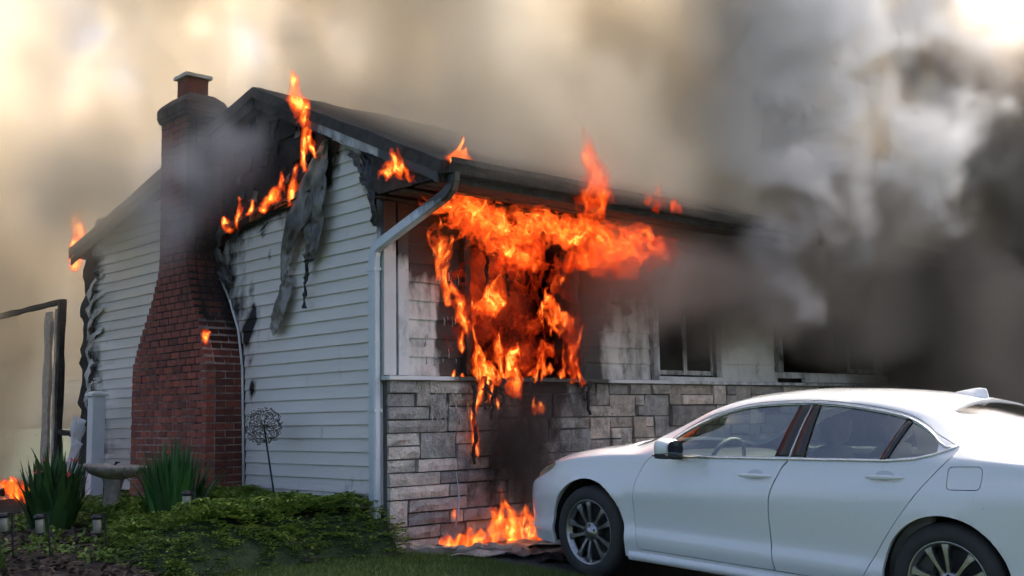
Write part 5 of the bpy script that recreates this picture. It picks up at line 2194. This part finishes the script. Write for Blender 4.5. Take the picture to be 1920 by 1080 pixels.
def flame(label, plane, tongues, out, vox=.014, seed=0.0, warp=.05, fil=.75, stretch=(15, 15, 5.5), levels=(0.0, .40, .70), mats=None, blobs=(), name='flame', group='flames'):
    """tongues: (a, z, height, half width, lean, depth); plane 'front': a = x, 'gable': a = y. out: distance of the flame from the wall plane"""
    mats = mats or FM
    lo = np.array([9e9] * 3)
    hi = -lo
    for (a, z, h, w, ln, d) in tongues:
        e = [min(a, a + ln * h) - w * 1.4 - warp * 1.5, out - d * 1.5, z - w * .8]
        f = [max(a, a + ln * h) + w * 1.4 + warp * 1.5, out + d * 1.5, z + h * 1.12]
        lo, hi = np.minimum(lo, e), np.maximum(hi, f)
    for (a, o_, z, ra, ro, rz) in blobs:
        lo, hi = np.minimum(lo, [a - ra * 1.4, o_ - ro * 1.4, z - rz * 1.5]), np.maximum(hi, [a + ra * 1.4, o_ + ro * 1.4, z + rz * 1.5])
    lo -= 3 * vox
    hi += 3 * vox
    n = np.maximum(6, np.ceil((hi - lo) / vox).astype(int))
    ax_ = [lo[k] + np.arange(n[k]) * vox for k in range(3)]
    P = np.stack(np.meshgrid(*ax_, indexing='ij'), -1).astype(np.float32)
    base_z = lo[2]
    q = P * np.array([5, 5, 3.0], np.float32) + seed
    wx = fbm(q + 11.3, 3) - .5
    wz = fbm(q + 41.7, 3) - .5
    wo = fbm(q + 71.1, 2) - .5
    q2 = P * np.array([13, 13, 7.0], np.float32) + seed * 1.7
    wx = wx + .45 * (fbm(q2 + 3.1, 2) - .5)
    wz = wz + .40 * (fbm(q2 + 23.1, 2) - .5)
    A = P[..., 0] + warp * 3.4 * wx
    O = P[..., 1] + warp * 1.4 * wo
    Z = P[..., 2] + warp * 3.2 * wz
    f = np.full(A.shape, -2.0, np.float32)
    for (a, z, h, w, ln, d) in tongues:
        t = (Z - z) / h
        tc = np.clip(t, 0, 1)
        prof = np.maximum(.03, (1 - tc) ** .65 * (.45 + .55 * np.minimum(1, tc * 3.5)))
        g = 1 - ((A - a - ln * h * tc ** 1.3) / (w * prof)) ** 2 - ((O - out) / (d * prof)) ** 2
        g = np.where(t < 0, g - (t * h / w) ** 2 * 3, g)
        g = np.where(t > 1, g - (t - 1) * 20, g)
        f = np.maximum(f, g)
    for (a, o_, z, ra, ro, rz) in blobs:
        f = np.maximum(f, 1 - ((A - a) / ra) ** 2 - ((O - o_) / ro) ** 2 - ((Z - z) / rz) ** 2)
    s_ = np.stack([A * stretch[0], O * stretch[1], Z * stretch[2]], -1).astype(np.float32) + seed * 3.7
    r1 = 1 - np.clip(np.abs(fbm(s_, 3) - .5) * 5.0, 0, 1)
    r2 = 1 - np.clip(np.abs(fbm(s_ * 2.1 + 5, 2) - .5) * 4.0, 0, 1)
    ridge = .68 * r1 + .32 * r2
    f = np.clip(f, -2, 1) - fil * (1 - ridge) * 1.9 + .10
    for s0 in ((0, slice(None), slice(None)), (-1, slice(None), slice(None)), (slice(None), 0, slice(None)), (slice(None), -1, slice(None)), (slice(None), slice(None), 0), (slice(None), slice(None), -1)):
        f[s0] = -2
    root = None
    for i, lv in enumerate(levels):
        Vn, Fn = surface_nets(f, lo, vox, lv)
        if len(Fn) < 4:
            continue
        if plane == 'front':
            W_ = np.stack([Vn[:, 0], -Vn[:, 1], Vn[:, 2]], 1)
            Fn = Fn[:, ::-1]
        else:
            W_ = np.stack([-Vn[:, 1], Vn[:, 0], Vn[:, 2]], 1)
        o = raw_mesh(name if i == 0 else ('flame_body', 'flame_core')[i - 1], W_, Fn, mats[i], None, root)
        o.data.polygons.foreach_set('use_smooth', [True] * len(o.data.polygons))
        if root is None:
            root = o
            tag(o, label, 'fire', group)
    return root




def trail(pts, r, n=None, depth=None):
    """row of overlapping blobs along a path of (a, out, z)"""
    pts = np.array(pts, float)
    n = n or len(pts) * 4
    t = np.linspace(0, 1, len(pts))
    f = [interp(t, pts[:, k]) for k in range(3)]
    fr = interp(np.linspace(0, 1, len(r)), r)
    out = []
    for q in np.linspace(0, 1, n):
        w = float(fr(q))
        out.append((float(f[0](q)), float(f[1](q)), float(f[2](q)), w, depth or w, w * 1.35))
    return out


# --- the burning window and eave (front wall)
flame('broad band of orange fire rolling under the eave above the burnt window', 'front', [], 0, .016, 1.0, .12, 1.22, (8.5, 8, 9.5), (0.0, .40, .72),
      blobs=[(.35, .5, 2.80, .34, .30, .12), (.65, .45, 2.78, .36, .34, .16), (1.0, .42, 2.70, .54, .38, .24), (1.45, .45, 2.74, .52, .36, .20), (1.9, .46, 2.70, .52, .38, .20), (2.35, .5, 2.65, .50, .4, .24), (2.75, .5, 2.68, .42, .36, .20), (1.1, .28, 2.52, .36, .2, .17)])
flame('deep red fire hanging below the right end of the eave fire', 'front', [], 0, .020, 4.0, .12, .85, (6, 6, 6), (0.0, .38, .70), mats=FM_DIM,
      blobs=[(2.65, .40, 2.48, .46, .30, .20), (2.2, .35, 2.52, .40, .25, .16), (3.1, .4, 2.62, .40, .28, .12), (1.5, .2, 2.48, .46, .2, .18)])
flame('ragged red fire churning across the whole burnt window opening', 'front', [], 0, .019, 8.0, .14, 1.62, (7.0, 7, 5.0), (0.0, .45, .80), mats=FM_DARK,
      blobs=[(1.1, .05, 2.3, .42, .16, .34), (1.6, .05, 2.35, .5, .16, .26), (2.1, .05, 2.3, .42, .16, .30), (1.2, .05, 1.85, .42, .16, .32), (1.75, .02, 1.85, .45, .14, .30), (2.2, .05, 1.75, .32, .16, .34), (1.5, .05, 1.55, .6, .14, .22), (.85, .08, 2.0, .22, .12, .5)])
flame('narrow strands of fire running down the left edge of the burnt window', 'front', [(.55, 2.25, .60, .08, -.06, .06), (.66, 1.98, .62, .085, -.10, .07), (.74, 1.88, .42, .08, -.1, .06), (.80, 1.75, .36, .06, -.2, .06), (.72, 1.60, .22, .05, .2, .05), (.84, 1.62, .3, .035, .0, .04),
      (.50, 2.45, .30, .06, .1, .05), (.62, 2.3, .45, .06, .1, .05), (.46, 2.55, .25, .05, .1, .05)], .09, .012, 7.0, .06, .80, (19, 19, 6))
flame('slanting orange flame inside the left half of the burnt window', 'front', [(1.02, 1.90, .30, .13, .75, .10), (1.18, 1.90, .42, .15, .35, .12), (1.0, 1.98, .14, .07, -.3, .08), (1.30, 2.0, .38, .10, .25, .1)], .04, .014, 12.0, .09, .85)
flame('orange flame inside the right half of the burnt window', 'front', [(2.02, 1.95, .28, .15, -.1, .10), (2.2, 1.93, .20, .15, -.5, .10), (2.36, 1.93, .12, .08, .2, .08), (1.9, 1.95, .15, .11, .2, .09), (2.15, 2.28, .18, .03, .2, .03)], .04, .014, 17.0, .09, .85)
flame('bright fire on the left end of the window sill spilling down the stones', 'front', [(.95, 1.34, .34, .10, -.15, .10), (1.05, 1.26, .40, .11, -.25, .10), (1.15, 1.30, .30, .09, -.3, .10), (.92, 1.5, .34, .04, -.05, .04), (1.2, 1.42, .36, .07, .1, .07), (1.08, 1.16, .2, .06, .0, .06)], .12, .012, 22.0, .07, .72)
flame('bright fire on the middle of the window sill dripping over the ledge', 'front', [(1.36, 1.14, .42, .09, .12, .08), (1.44, 1.20, .36, .09, .15, .08), (1.30, 1.30, .26, .10, -.3, .08), (1.50, 1.16, .2, .06, .1, .06), (1.42, 1.40, .32, .10, .2, .08)], .13, .012, 27.0, .07, .72)
flame('low fire along the right half of the window sill', 'front', [(1.70, 1.37, .24, .08, .15, .07), (1.80, 1.37, .30, .08, -.05, .07), (1.62, 1.37, .14, .08, .3, .07), (1.92, 1.36, .14, .08, .1, .06), (2.05, 1.36, .12, .08, .1, .06), (2.18, 1.35, .10, .07, .1, .05)], .11, .013, 33.0, .065, .75)
flame('dark red flame rising at the right edge of the burnt window', 'front', [(2.22, 1.45, .42, .10, .45, .09), (2.12, 1.42, .30, .07, -.05, .07), (2.32, 1.42, .18, .10, .3, .07), (1.85, 1.5, .40, .07, .3, .07)], .08, .014, 38.0, .08, .7, mats=FM_DIM)
flame('small fire at the right end of the window sill', 'front', [(2.30, 1.33, .16, .07, -.1, .06), (2.37, 1.27, .13, .055, -.2, .05)], .13, .012, 41.0, .05, .55)
flame('thin burning strip hanging down the stones under the window', 'front', [], 0, .010, 44.0, .035, .60, (18, 18, 7),
      blobs=trail([(.97, .13, 1.24), (.92, .13, 1.1), (.89, .13, .98), (.93, .13, .86), (.92, .13, .74), (.94, .13, .66)], [.05, .045, .035, .05, .04, .02]))
flame('detached small flame on the stones below the window sill', 'front', [(1.62, 1.03, .18, .06, .15, .05), (1.69, 1.04, .14, .05, -.1, .05)], .13, .010, 49.0, .05, .55)
flame('pair of tiny flames on burnt rags under the sill', 'front', [(1.17, 1.06, .13, .03, .0, .03), (1.02, 1.12, .1, .025, .0, .03)], .13, .010, 52.0, .03, .4)
flame('tiny flame licking the ledge beside the white boards', 'front', [(.70, 1.335, .08, .05, .1, .03), (.80, 1.335, .06, .04, .1, .03)], .07, .010, 57.0, .03, .45)
flame('tiny flame on the pale sliver leaning against the stones', 'front', [(.635, .12, .13, .03, -.05, .03)], .16, .010, 61.0, .02, .4)
flame('dim red glow of fire deep inside the burnt window', 'front', [], 0, .03, 64.0, .15, .30, (4, 4, 4), (0.0, .35, .65), mats=FM_GLOW,
      blobs=[(1.35, -.55, 2.30, .55, .30, .28), (1.9, -.6, 2.1, .5, .3, .35), (1.2, -.5, 1.75, .4, .25, .25), (2.1, -.5, 1.65, .3, .25, .25), (1.6, -.4, 2.5, .6, .3, .16)])
# --- ground fire
flame('fire burning on the ground between the stone wall and the car', 'front', [(.44, -.12, .14, .12, .2, .10), (.58, -.12, .19, .13, .2, .12), (.74, -.12, .25, .13, .15, .12), (.93, -.13, .42, .11, -.05, .12), (1.05, -.12, .30, .11, .1, .12), (1.13, -.12, .44, .12, -.2, .13),
      (1.24, -.12, .34, .12, .1, .13), (1.36, -.12, .34, .12, -.1, .12), (1.0, .16, .26, .06, -.1, .06), (1.48, -.12, .26, .10, .0, .1)], .36, .013, 66.0, .085, .78)
flame('scattered embers glowing on the fallen trim at the corner', 'front', [(.30, -.10, .06, .02, 0, .02), (.34, -.08, .07, .018, 0, .02), (.25, -.10, .04, .02, 0, .02)], .30, .010, 71.0, .01, .3)
# --- flames on the roof edge
flame('small bright flame standing on the end of the gutter', 'front', [(.03, 3.02, .26, .06, .15, .05), (.08, 3.03, .18, .06, .3, .05), (-.03, 3.02, .12, .06, .1, .05)], 1.0, .012, 76.0, .06, .6)
flame('tall red flame leaping above the gutter over the burnt window', 'front', [], 0, .015, 81.0, .09, .78, (10, 10, 3.6), mats=FM_DIM,
      blobs=trail([(1.52, 1.05, 2.90), (1.52, 1.12, 3.02), (1.45, 1.14, 3.14), (1.36, 1.14, 3.28), (1.25, 1.13, 3.42), (1.14, 1.12, 3.56)], [.15, .15, .13, .10, .07, .03], 26, .09) + trail([(1.62, 1.1, 2.9), (1.64, 1.12, 3.05), (1.60, 1.12, 3.18)], [.09, .07, .02]))
flame('ragged red flame on the gutter right of the tall one', 'front', [(2.42, 2.90, .30, .12, .35, .09), (2.30, 2.90, .24, .11, -.2, .09), (2.62, 2.90, .20, .08, .6, .08), (2.2, 2.9, .14, .12, 0, .09)], 1.10, .015, 86.0, .10, .7, mats=FM_DIM)
flame('small flame burning in the boxed end of the eave', 'gable', [], 0, .012, 96.0, .08, .75, (12, 12, 9),
      blobs=trail([(-.66, .17, 2.93), (-.55, .17, 3.0), (-.42, .17, 3.06), (-.32, .17, 3.04), (-.22, .17, 3.08)], [.03, .06, .09, .06, .03], 20, .05) + trail([(-.42, .17, 3.06), (-.36, .17, 3.16), (-.34, .17, 3.24)], [.06, .05, .02]))
# --- flames on the gable
flame('tall narrow flame climbing the gable to the roof edge', 'gable', [], 0, .012, 101.0, .06, .58, (15, 15, 5),
      blobs=trail([(1.03, .13, 3.32), (1.05, .13, 3.46), (.99, .14, 3.60), (.95, .15, 3.72), (1.02, .17, 3.86), (1.09, .2, 3.98), (1.11, .2, 4.10), (1.15, .2, 4.28)], [.03, .05, .06, .075, .08, .085, .06, .025], 44, .06) + trail([(.93, .14, 3.62), (.87, .14, 3.50), (.86, .13, 3.40)], [.05, .035, .02]))
flame('curling flame on the melted edge nearest the hanging sheets', 'gable', [], 0, .011, 106.0, .06, .6, (14, 14, 7),
      blobs=trail([(1.40, .09, 3.06), (1.30, .09, 3.12), (1.25, .09, 3.22), (1.20, .09, 3.36)], [.05, .06, .05, .02]))
flame('curling flame in the middle of the melted siding edge', 'gable', [], 0, .011, 111.0, .06, .6, (14, 14, 7),
      blobs=trail([(1.82, .09, 3.08), (1.74, .09, 3.10), (1.64, .09, 3.12), (1.56, .09, 3.24), (1.55, .09, 3.36)], [.045, .06, .065, .05, .02]))
flame('small flame and embers on the melted siding edge', 'gable', [], 0, .011, 116.0, .06, .6, (14, 14, 7),
      blobs=trail([(2.34, .10, 3.0), (2.28, .10, 3.10), (2.30, .10, 3.24)], [.05, .045, .02]) + trail([(2.1, .09, 3.05), (2.08, .09, 3.16)], [.04, .02], 5))
flame('small flame at the torn siding beside the chimney', 'gable', [], 0, .011, 121.0, .06, .55, (14, 14, 7),
      blobs=trail([(2.52, .10, 2.96), (2.58, .10, 3.04), (2.62, .10, 3.14)], [.055, .055, .02]))
flame('small flame burning on the blackened chimney bricks', 'gable', [], 0, .010, 126.0, .05, .55, (15, 15, 9),
      blobs=trail([(2.26, .45, 1.76), (2.30, .45, 1.82), (2.36, .44, 1.87)], [.035, .05, .02]) + trail([(2.26, .45, 1.78), (2.2, .45, 1.84)], [.04, .02], 5))
flame('pale flame on the rear roof corner in thick smoke', 'gable', [], 0, .015, 131.0, .09, .6, (11, 11, 4),
      blobs=trail([(6.50, .1, 3.10), (6.56, .1, 3.24), (6.50, .1, 3.38), (6.54, .1, 3.52)], [.08, .10, .09, .03], 18, .09) + trail([(6.38, .1, 3.22), (6.36, .1, 3.45), (6.40, .1, 3.75)], [.08, .08, .02], 16, .08))
flame('fire burning on the debris heap at the far left', 'gable', [(5.55, .20, .12, .17, .0, .15), (5.80, .22, .16, .17, .1, .15), (6.05, .22, .19, .17, .0, .15), (6.35, .20, .18, .17, .0, .15), (5.6, .0, .10, .17, .1, .15), (5.9, .0, .10, .17, .1, .15), (6.3, .0, .12, .17, .1, .15)], .95, .016, 136.0, .08, .72)


# ------------------------------------------------------------------ smoke
def grid_volume(name, d, lo, hi, mat, label):
    """a smoke cloud: density grid filled in geometry nodes from a point attribute"""
    n = d.shape
    flat = np.ascontiguousarray(d.transpose(2, 1, 0)).ravel().astype(np.float32)
    me = bpy.data.meshes.new(name)
    me.vertices.add(flat.size)
    at = me.attributes.new('d', 'FLOAT', 'POINT')
    at.data.foreach_set('value', flat)
    me.materials.append(mat)
    o = bpy.data.objects.new(name, me)
    COL.objects.link(o)
    tr = bpy.data.node_groups.new(name, 'GeometryNodeTree')
    tr.interface.new_socket('Geometry', in_out='INPUT', socket_type='NodeSocketGeometry')
    tr.interface.new_socket('Geometry', in_out='OUTPUT', socket_type='NodeSocketGeometry')
    N, L_ = tr.nodes, tr.links
    gi, go, vc = N.new('NodeGroupInput'), N.new('NodeGroupOutput'), N.new('GeometryNodeVolumeCube')
    vc.inputs['Min'].default_value = lo
    vc.inputs['Max'].default_value = hi
    for k, a in enumerate('XYZ'):
        vc.inputs['Resolution ' + a].default_value = n[k]
    sep = N.new('ShaderNodeSeparateXYZ')
    L_.new(N.new('GeometryNodeInputPosition').outputs[0], sep.inputs[0])
    idx = []
    for k in range(3):
        m = N.new('ShaderNodeMapRange')
        for q, v in ((1, lo[k]), (2, hi[k]), (3, 0), (4, n[k] - 1)):
            m.inputs[q].default_value = v
        L_.new(sep.outputs[k], m.inputs[0])
        r = N.new('ShaderNodeMath')
        r.operation = 'ROUND'
        L_.new(m.outputs[0], r.inputs[0])
        idx.append(r)

    def im(a, mul, b):
        q = N.new('FunctionNodeIntegerMath')
        q.operation = 'MULTIPLY_ADD'
        L_.new(a.outputs[0], q.inputs[0])
        q.inputs[1].default_value = int(mul)
        L_.new(b.outputs[0], q.inputs[2])
        return q
    q = im(im(idx[2], n[1], idx[1]), n[0], idx[0])
    si = N.new('GeometryNodeSampleIndex')
    si.data_type = 'FLOAT'
    si.domain = 'POINT'
    na = N.new('GeometryNodeInputNamedAttribute')
    na.data_type = 'FLOAT'
    na.inputs[0].default_value = 'd'
    L_.new(gi.outputs[0], si.inputs['Geometry'])
    L_.new(na.outputs[0], si.inputs['Value'])
    L_.new(q.outputs[0], si.inputs['Index'])
    L_.new(si.outputs[0], vc.inputs['Density'])
    sm = N.new('GeometryNodeSetMaterial')
    sm.inputs['Material'].default_value = mat
    L_.new(vc.outputs[0], sm.inputs[0])
    L_.new(sm.outputs[0], go.inputs[0])
    md = o.modifiers.new('fill', 'NODES')
    md.node_group = tr
    tag(o, label, 'smoke', kind='stuff')
    return o


def smokemat(name, col, dens, aniso=.25, absorb=(0, 0, 0)):
    q = NT(name)
    pv = q.n('ShaderNodeVolumePrincipled')
    pv.inputs['Color'].default_value = (*col, 1)
    pv.inputs['Density'].default_value = dens
    pv.inputs['Anisotropy'].default_value = aniso
    pv.inputs['Absorption Color'].default_value = (*absorb, 1)
    q.l(pv.outputs[0], q.out.inputs['Volume'])
    return q.m


def grid(lo, hi, vox):
    n = np.round((np.array(hi) - np.array(lo)) / vox).astype(int)
    ax_ = [lo[k] + (np.arange(n[k]) + .5) * (hi[k] - lo[k]) / n[k] for k in range(3)]
    return np.stack(np.meshgrid(*ax_, indexing='ij'), -1).astype(np.float32)


def edge0(d):
    for a in range(3):
        s = [slice(None)] * 3
        s[a] = 0
        d[tuple(s)] = 0
        s[a] = -1
        d[tuple(s)] = 0
    return d


def billow(P, f, seed, warp=.6, o=4):
    q = P * f + seed
    w = np.stack([fbm(q * .7 + 3.3, 2), fbm(q * .7 + 17.1, 2), fbm(q * .7 + 31.9, 2)], -1) - .5
    return fbm(q + warp * 2 * w, o)


if SMOKE:
    # bank of tan smoke behind and above the house, thick on the roof
    lo, hi = (-4.5, -1.6, -.2), (18.5, 12.5, 9.6)
    P = grid(lo, hi, .145)
    X, Y, Z = P[..., 0], P[..., 1], P[..., 2]
    nz = billow(P * np.array([1, 1, .8], np.float32), .55, 3.0, .8)
    nf = billow(P, 1.6, 9.0, 1.1, 4)
    rz_ = np.where(Y < YP, ZP - SF * (YP - Y), ZP - SR * (Y - YP))
    over = Z - rz_
    b = (.12 + 2.6 * sstep(.44, .59, nz + .55 * (nf - .5))) * (1 - .4 * sstep(4.5, 9, Z) * sstep(2.0, 6.0, X))
    onroof = (X > -.05) & (X < 12.8) & (Y < 6.4)
    front_lim = sstep(-1.35, -.95, Y + .25 * np.clip(over, 0, 3))
    d = np.where(onroof, sstep(.0, .10, over) * front_lim * sstep(-.05, .2, X) * (b + 2.0 * np.exp(-np.clip(over, 0, 9) / .55) * (.5 + nf)), b * np.where(X > .7, sstep(5.8, 6.8, Y), sstep(8.2, 10.0, Y)))
    d = d + np.where(~onroof & (X <= -.05) & (Y > 1.0) & (Z > rz_ + .3), b * sstep(1.0, 3.5, Y) * sstep(-2.0, -.1, X) * sstep(.3, 1.2, over) * .8, 0)
    d *= 1 - sstep(12.0, 16.5, X + .55 * (Z - 4))      # clears to bright sky on the far right
    d = np.where(onroof & (over < .02), 0, d)
    # thin veil over the rear corner
    d += .26 * np.exp(-(((X + .9) / .7) ** 2 + ((Y - 5.6) / .9) ** 2)) * sstep(1.9, 3.0, Z) * (X < -.05) * (.4 + nf)
    d += 9.0 * np.exp(-(((X + .7) / .40) ** 2 + ((Y - 4.7) / .95) ** 2 + ((Z - 3.75) / .45) ** 2)) * sstep(.34, .6, nf + .1)
    grid_volume('smoke_bank', edge0(d), lo, hi, smokemat('tan_smoke', (.986, .90, .765), .55, .3), 'tan smoke bank filling the sky behind the house')

    # grey smoke rolling up from the front eave to the right
    lo, hi = (1.8, -2.7, 1.3), (10.2, -.1, 7.6)
    P = grid(lo, hi, .085)
    X, Y, Z = P[..., 0], P[..., 1], P[..., 2]
    nz = billow(P * np.array([.8, 1, .8], np.float32), .62, 21.0, .9)
    nf = billow(P, 2.0, 33.0, 1.1, 4)
    rz_ = np.where(Y < YP, ZP - SF * (YP - Y), ZP - SR * (Y - YP))
    left = np.interp(Z, [1.7, 2.1, 2.8, 4, 5, 8], [4.2, 3.5, 3.0, 2.6, 2.3, 1.9])
    right_ = np.interp(Z, [1.6, 2.0, 2.6, 3.3, 4, 6, 8], [4.3, 4.9, 5.9, 7.5, 8.7, 8.4, 9.4]) + 1.6 * (nz - .5) + .9 * (nf - .5)
    left = left + 1.4 * (nz - .5)
    up_ = np.clip(Z - 2.9, 0, 9)
    yc_ = -1.25 - .04 * up_
    wid = .58 + .12 * up_
    env = np.exp(-((Y - yc_) / wid) ** 2) * sstep(left - .3, left + 1.7, X) * sstep(right_ + .25, right_ - .35, X)
    plume = sstep(.22, .60, env * (.55 + (nz - .45) * 2.2 + (nf - .5) * 3.0)) * sstep(1.55, 2.0, Z + .6 * (nf - .5)) * (.35 + .65 * sstep(3.0, 4.6, X))
    d = np.where((Y > -.95) & (Z < rz_ + .03) & (Z > 2.86), 0, plume)
    d = np.where((Y > -.1) & (Z < 2.9) & (X < 12.6), 0, d)
    grid_volume('smoke_plume', edge0(d), lo, hi, smokemat('grey_smoke', (.80, .805, .83), 2.6, .2), 'grey smoke rolling up from the front eave to the right')

    # dark smoke layer hanging under the eave in front of the windows
    lo, hi = (1.6, -2.9, .2), (17.0, .02, 6.6)
    P = grid(lo, hi, .12)
    X, Y, Z = P[..., 0], P[..., 1], P[..., 2]
    nz = billow(P * np.array([.7, 1, 1], np.float32), .9, 61.0, .9)
    nf = billow(P, 2.2, 83.0, .9, 3)
    low = np.interp(X, [2.2, 2.5, 2.9, 3.5, 4.3, 5.0, 5.7, 6.3, 7.0, 7.6, 8.4, 9.5, 13], [1.5, 1.75, 2.15, 2.0, 1.65, 2.05, 1.95, 1.55, 1.6, 1.75, 1.0, .5, .4]) + .6 * (nf - .5)
    d = sstep(low - .15, low + .45, Z) * sstep(3.05, 2.8, Z + np.where(Y < -.95, .4, 0)) * sstep(1.9, 2.6, X) * sstep(-1.6, -.7, Y) * (.35 + 1.5 * np.clip(nz - .25, 0, 1))
    tall = sstep(7.0, 8.6, X + .8 * (nz - .5)) * sstep(17.0, 14.5, X + .2 * Z) * sstep(6.3, 4.4, Z + 1.6 * (nf - .5)) * sstep(.3, 1.0, Z) * sstep(-2.2, -1.7, Y + .6 * sstep(8, 10, X)) * np.clip(.3 + (nz - .4) * 4, 0, 1)
    d = np.maximum(d, 1.2 * tall)
    hug = sstep(3.6, 5.4, X) * np.exp(-((Z - 3.05) / .5) ** 2) * sstep(-1.9, -1.3, Y) * np.clip(.2 + (nz - .35) * 4 + (nf - .5), 0, 1)
    d = np.maximum(d, 1.0 * hug)
    rz_ = ZP - SF * (YP - Y)
    d = np.where((Z > 2.86) & (Z < rz_ + .03) & (Y > -.95), 0, d)
    grid_volume('dark_smoke_layer', edge0(d), lo, hi, smokemat('dark_grey_smoke', (.40, .355, .315), 3.6, .0), 'dark smoke layer hanging under the eave in front of the windows')

    # puffs drifting off the gable across the chimney
    lo, hi = (-1.5, .8, 2.3), (.0, 4.2, 5.2)
    P = grid(lo, hi, .075)
    X, Y, Z = P[..., 0], P[..., 1], P[..., 2]
    nz = billow(P, 1.5, 51.0, .9)
    d = 0
    for (cx, cyy, cz, r) in ((-.62, 2.75, 3.15, .38), (-.70, 3.0, 3.35, .36), (-.55, 2.4, 3.45, .40), (-.60, 3.1, 3.0, .34), (-.35, 1.9, 3.75, .34), (-.3, 1.85, 4.1, .28), (-.30, 1.05, 4.45, .16), (-.3, 1.15, 4.6, .2), (-.35, 2.6, 3.8, .3)):
        d = d + np.exp(-(((X - cx) / (r * .8)) ** 2 + ((Y - cyy) / r) ** 2 + ((Z - cz) / r) ** 2) * 1.3)
    d = np.clip(d, 0, 1.3) * np.clip((nz - .36) * 3.6, 0, 1)
    d = np.where((X > -.45) & (Y > 2.3) & (Y < 4.05) & (Z < 4.2), d * .0, d)
    grid_volume('smoke_puff', edge0(d), lo, hi, smokemat('thin_grey_smoke', (.74, .74, .76), 3.2, .1), 'thin grey smoke puffs drifting off the blackened gable across the chimney')

    # black smoke rising from the ground fire beside the car
    lo, hi = (.5, -1.0, -.05), (2.2, .0, 1.5)
    P = grid(lo, hi, .05)
    X, Y, Z = P[..., 0], P[..., 1], P[..., 2]
    nz = billow(P, 2.4, 71.0, .9)
    ax0 = 1.25 + .10 * Z
    d = np.exp(-(((X - ax0) / (.16 + .22 * np.clip(Z, 0, 2))) ** 2 + ((Y + .33) / .22) ** 2)) * sstep(.05, .35, Z) * sstep(1.4, .75, Z) * np.clip((nz - .25) * 2.6, 0, 1)
    grid_volume('black_smoke', edge0(d), lo, hi, smokemat('black_smoke', (.10, .085, .08), 9.0, 0), 'small black smoke column above the ground fire beside the car')
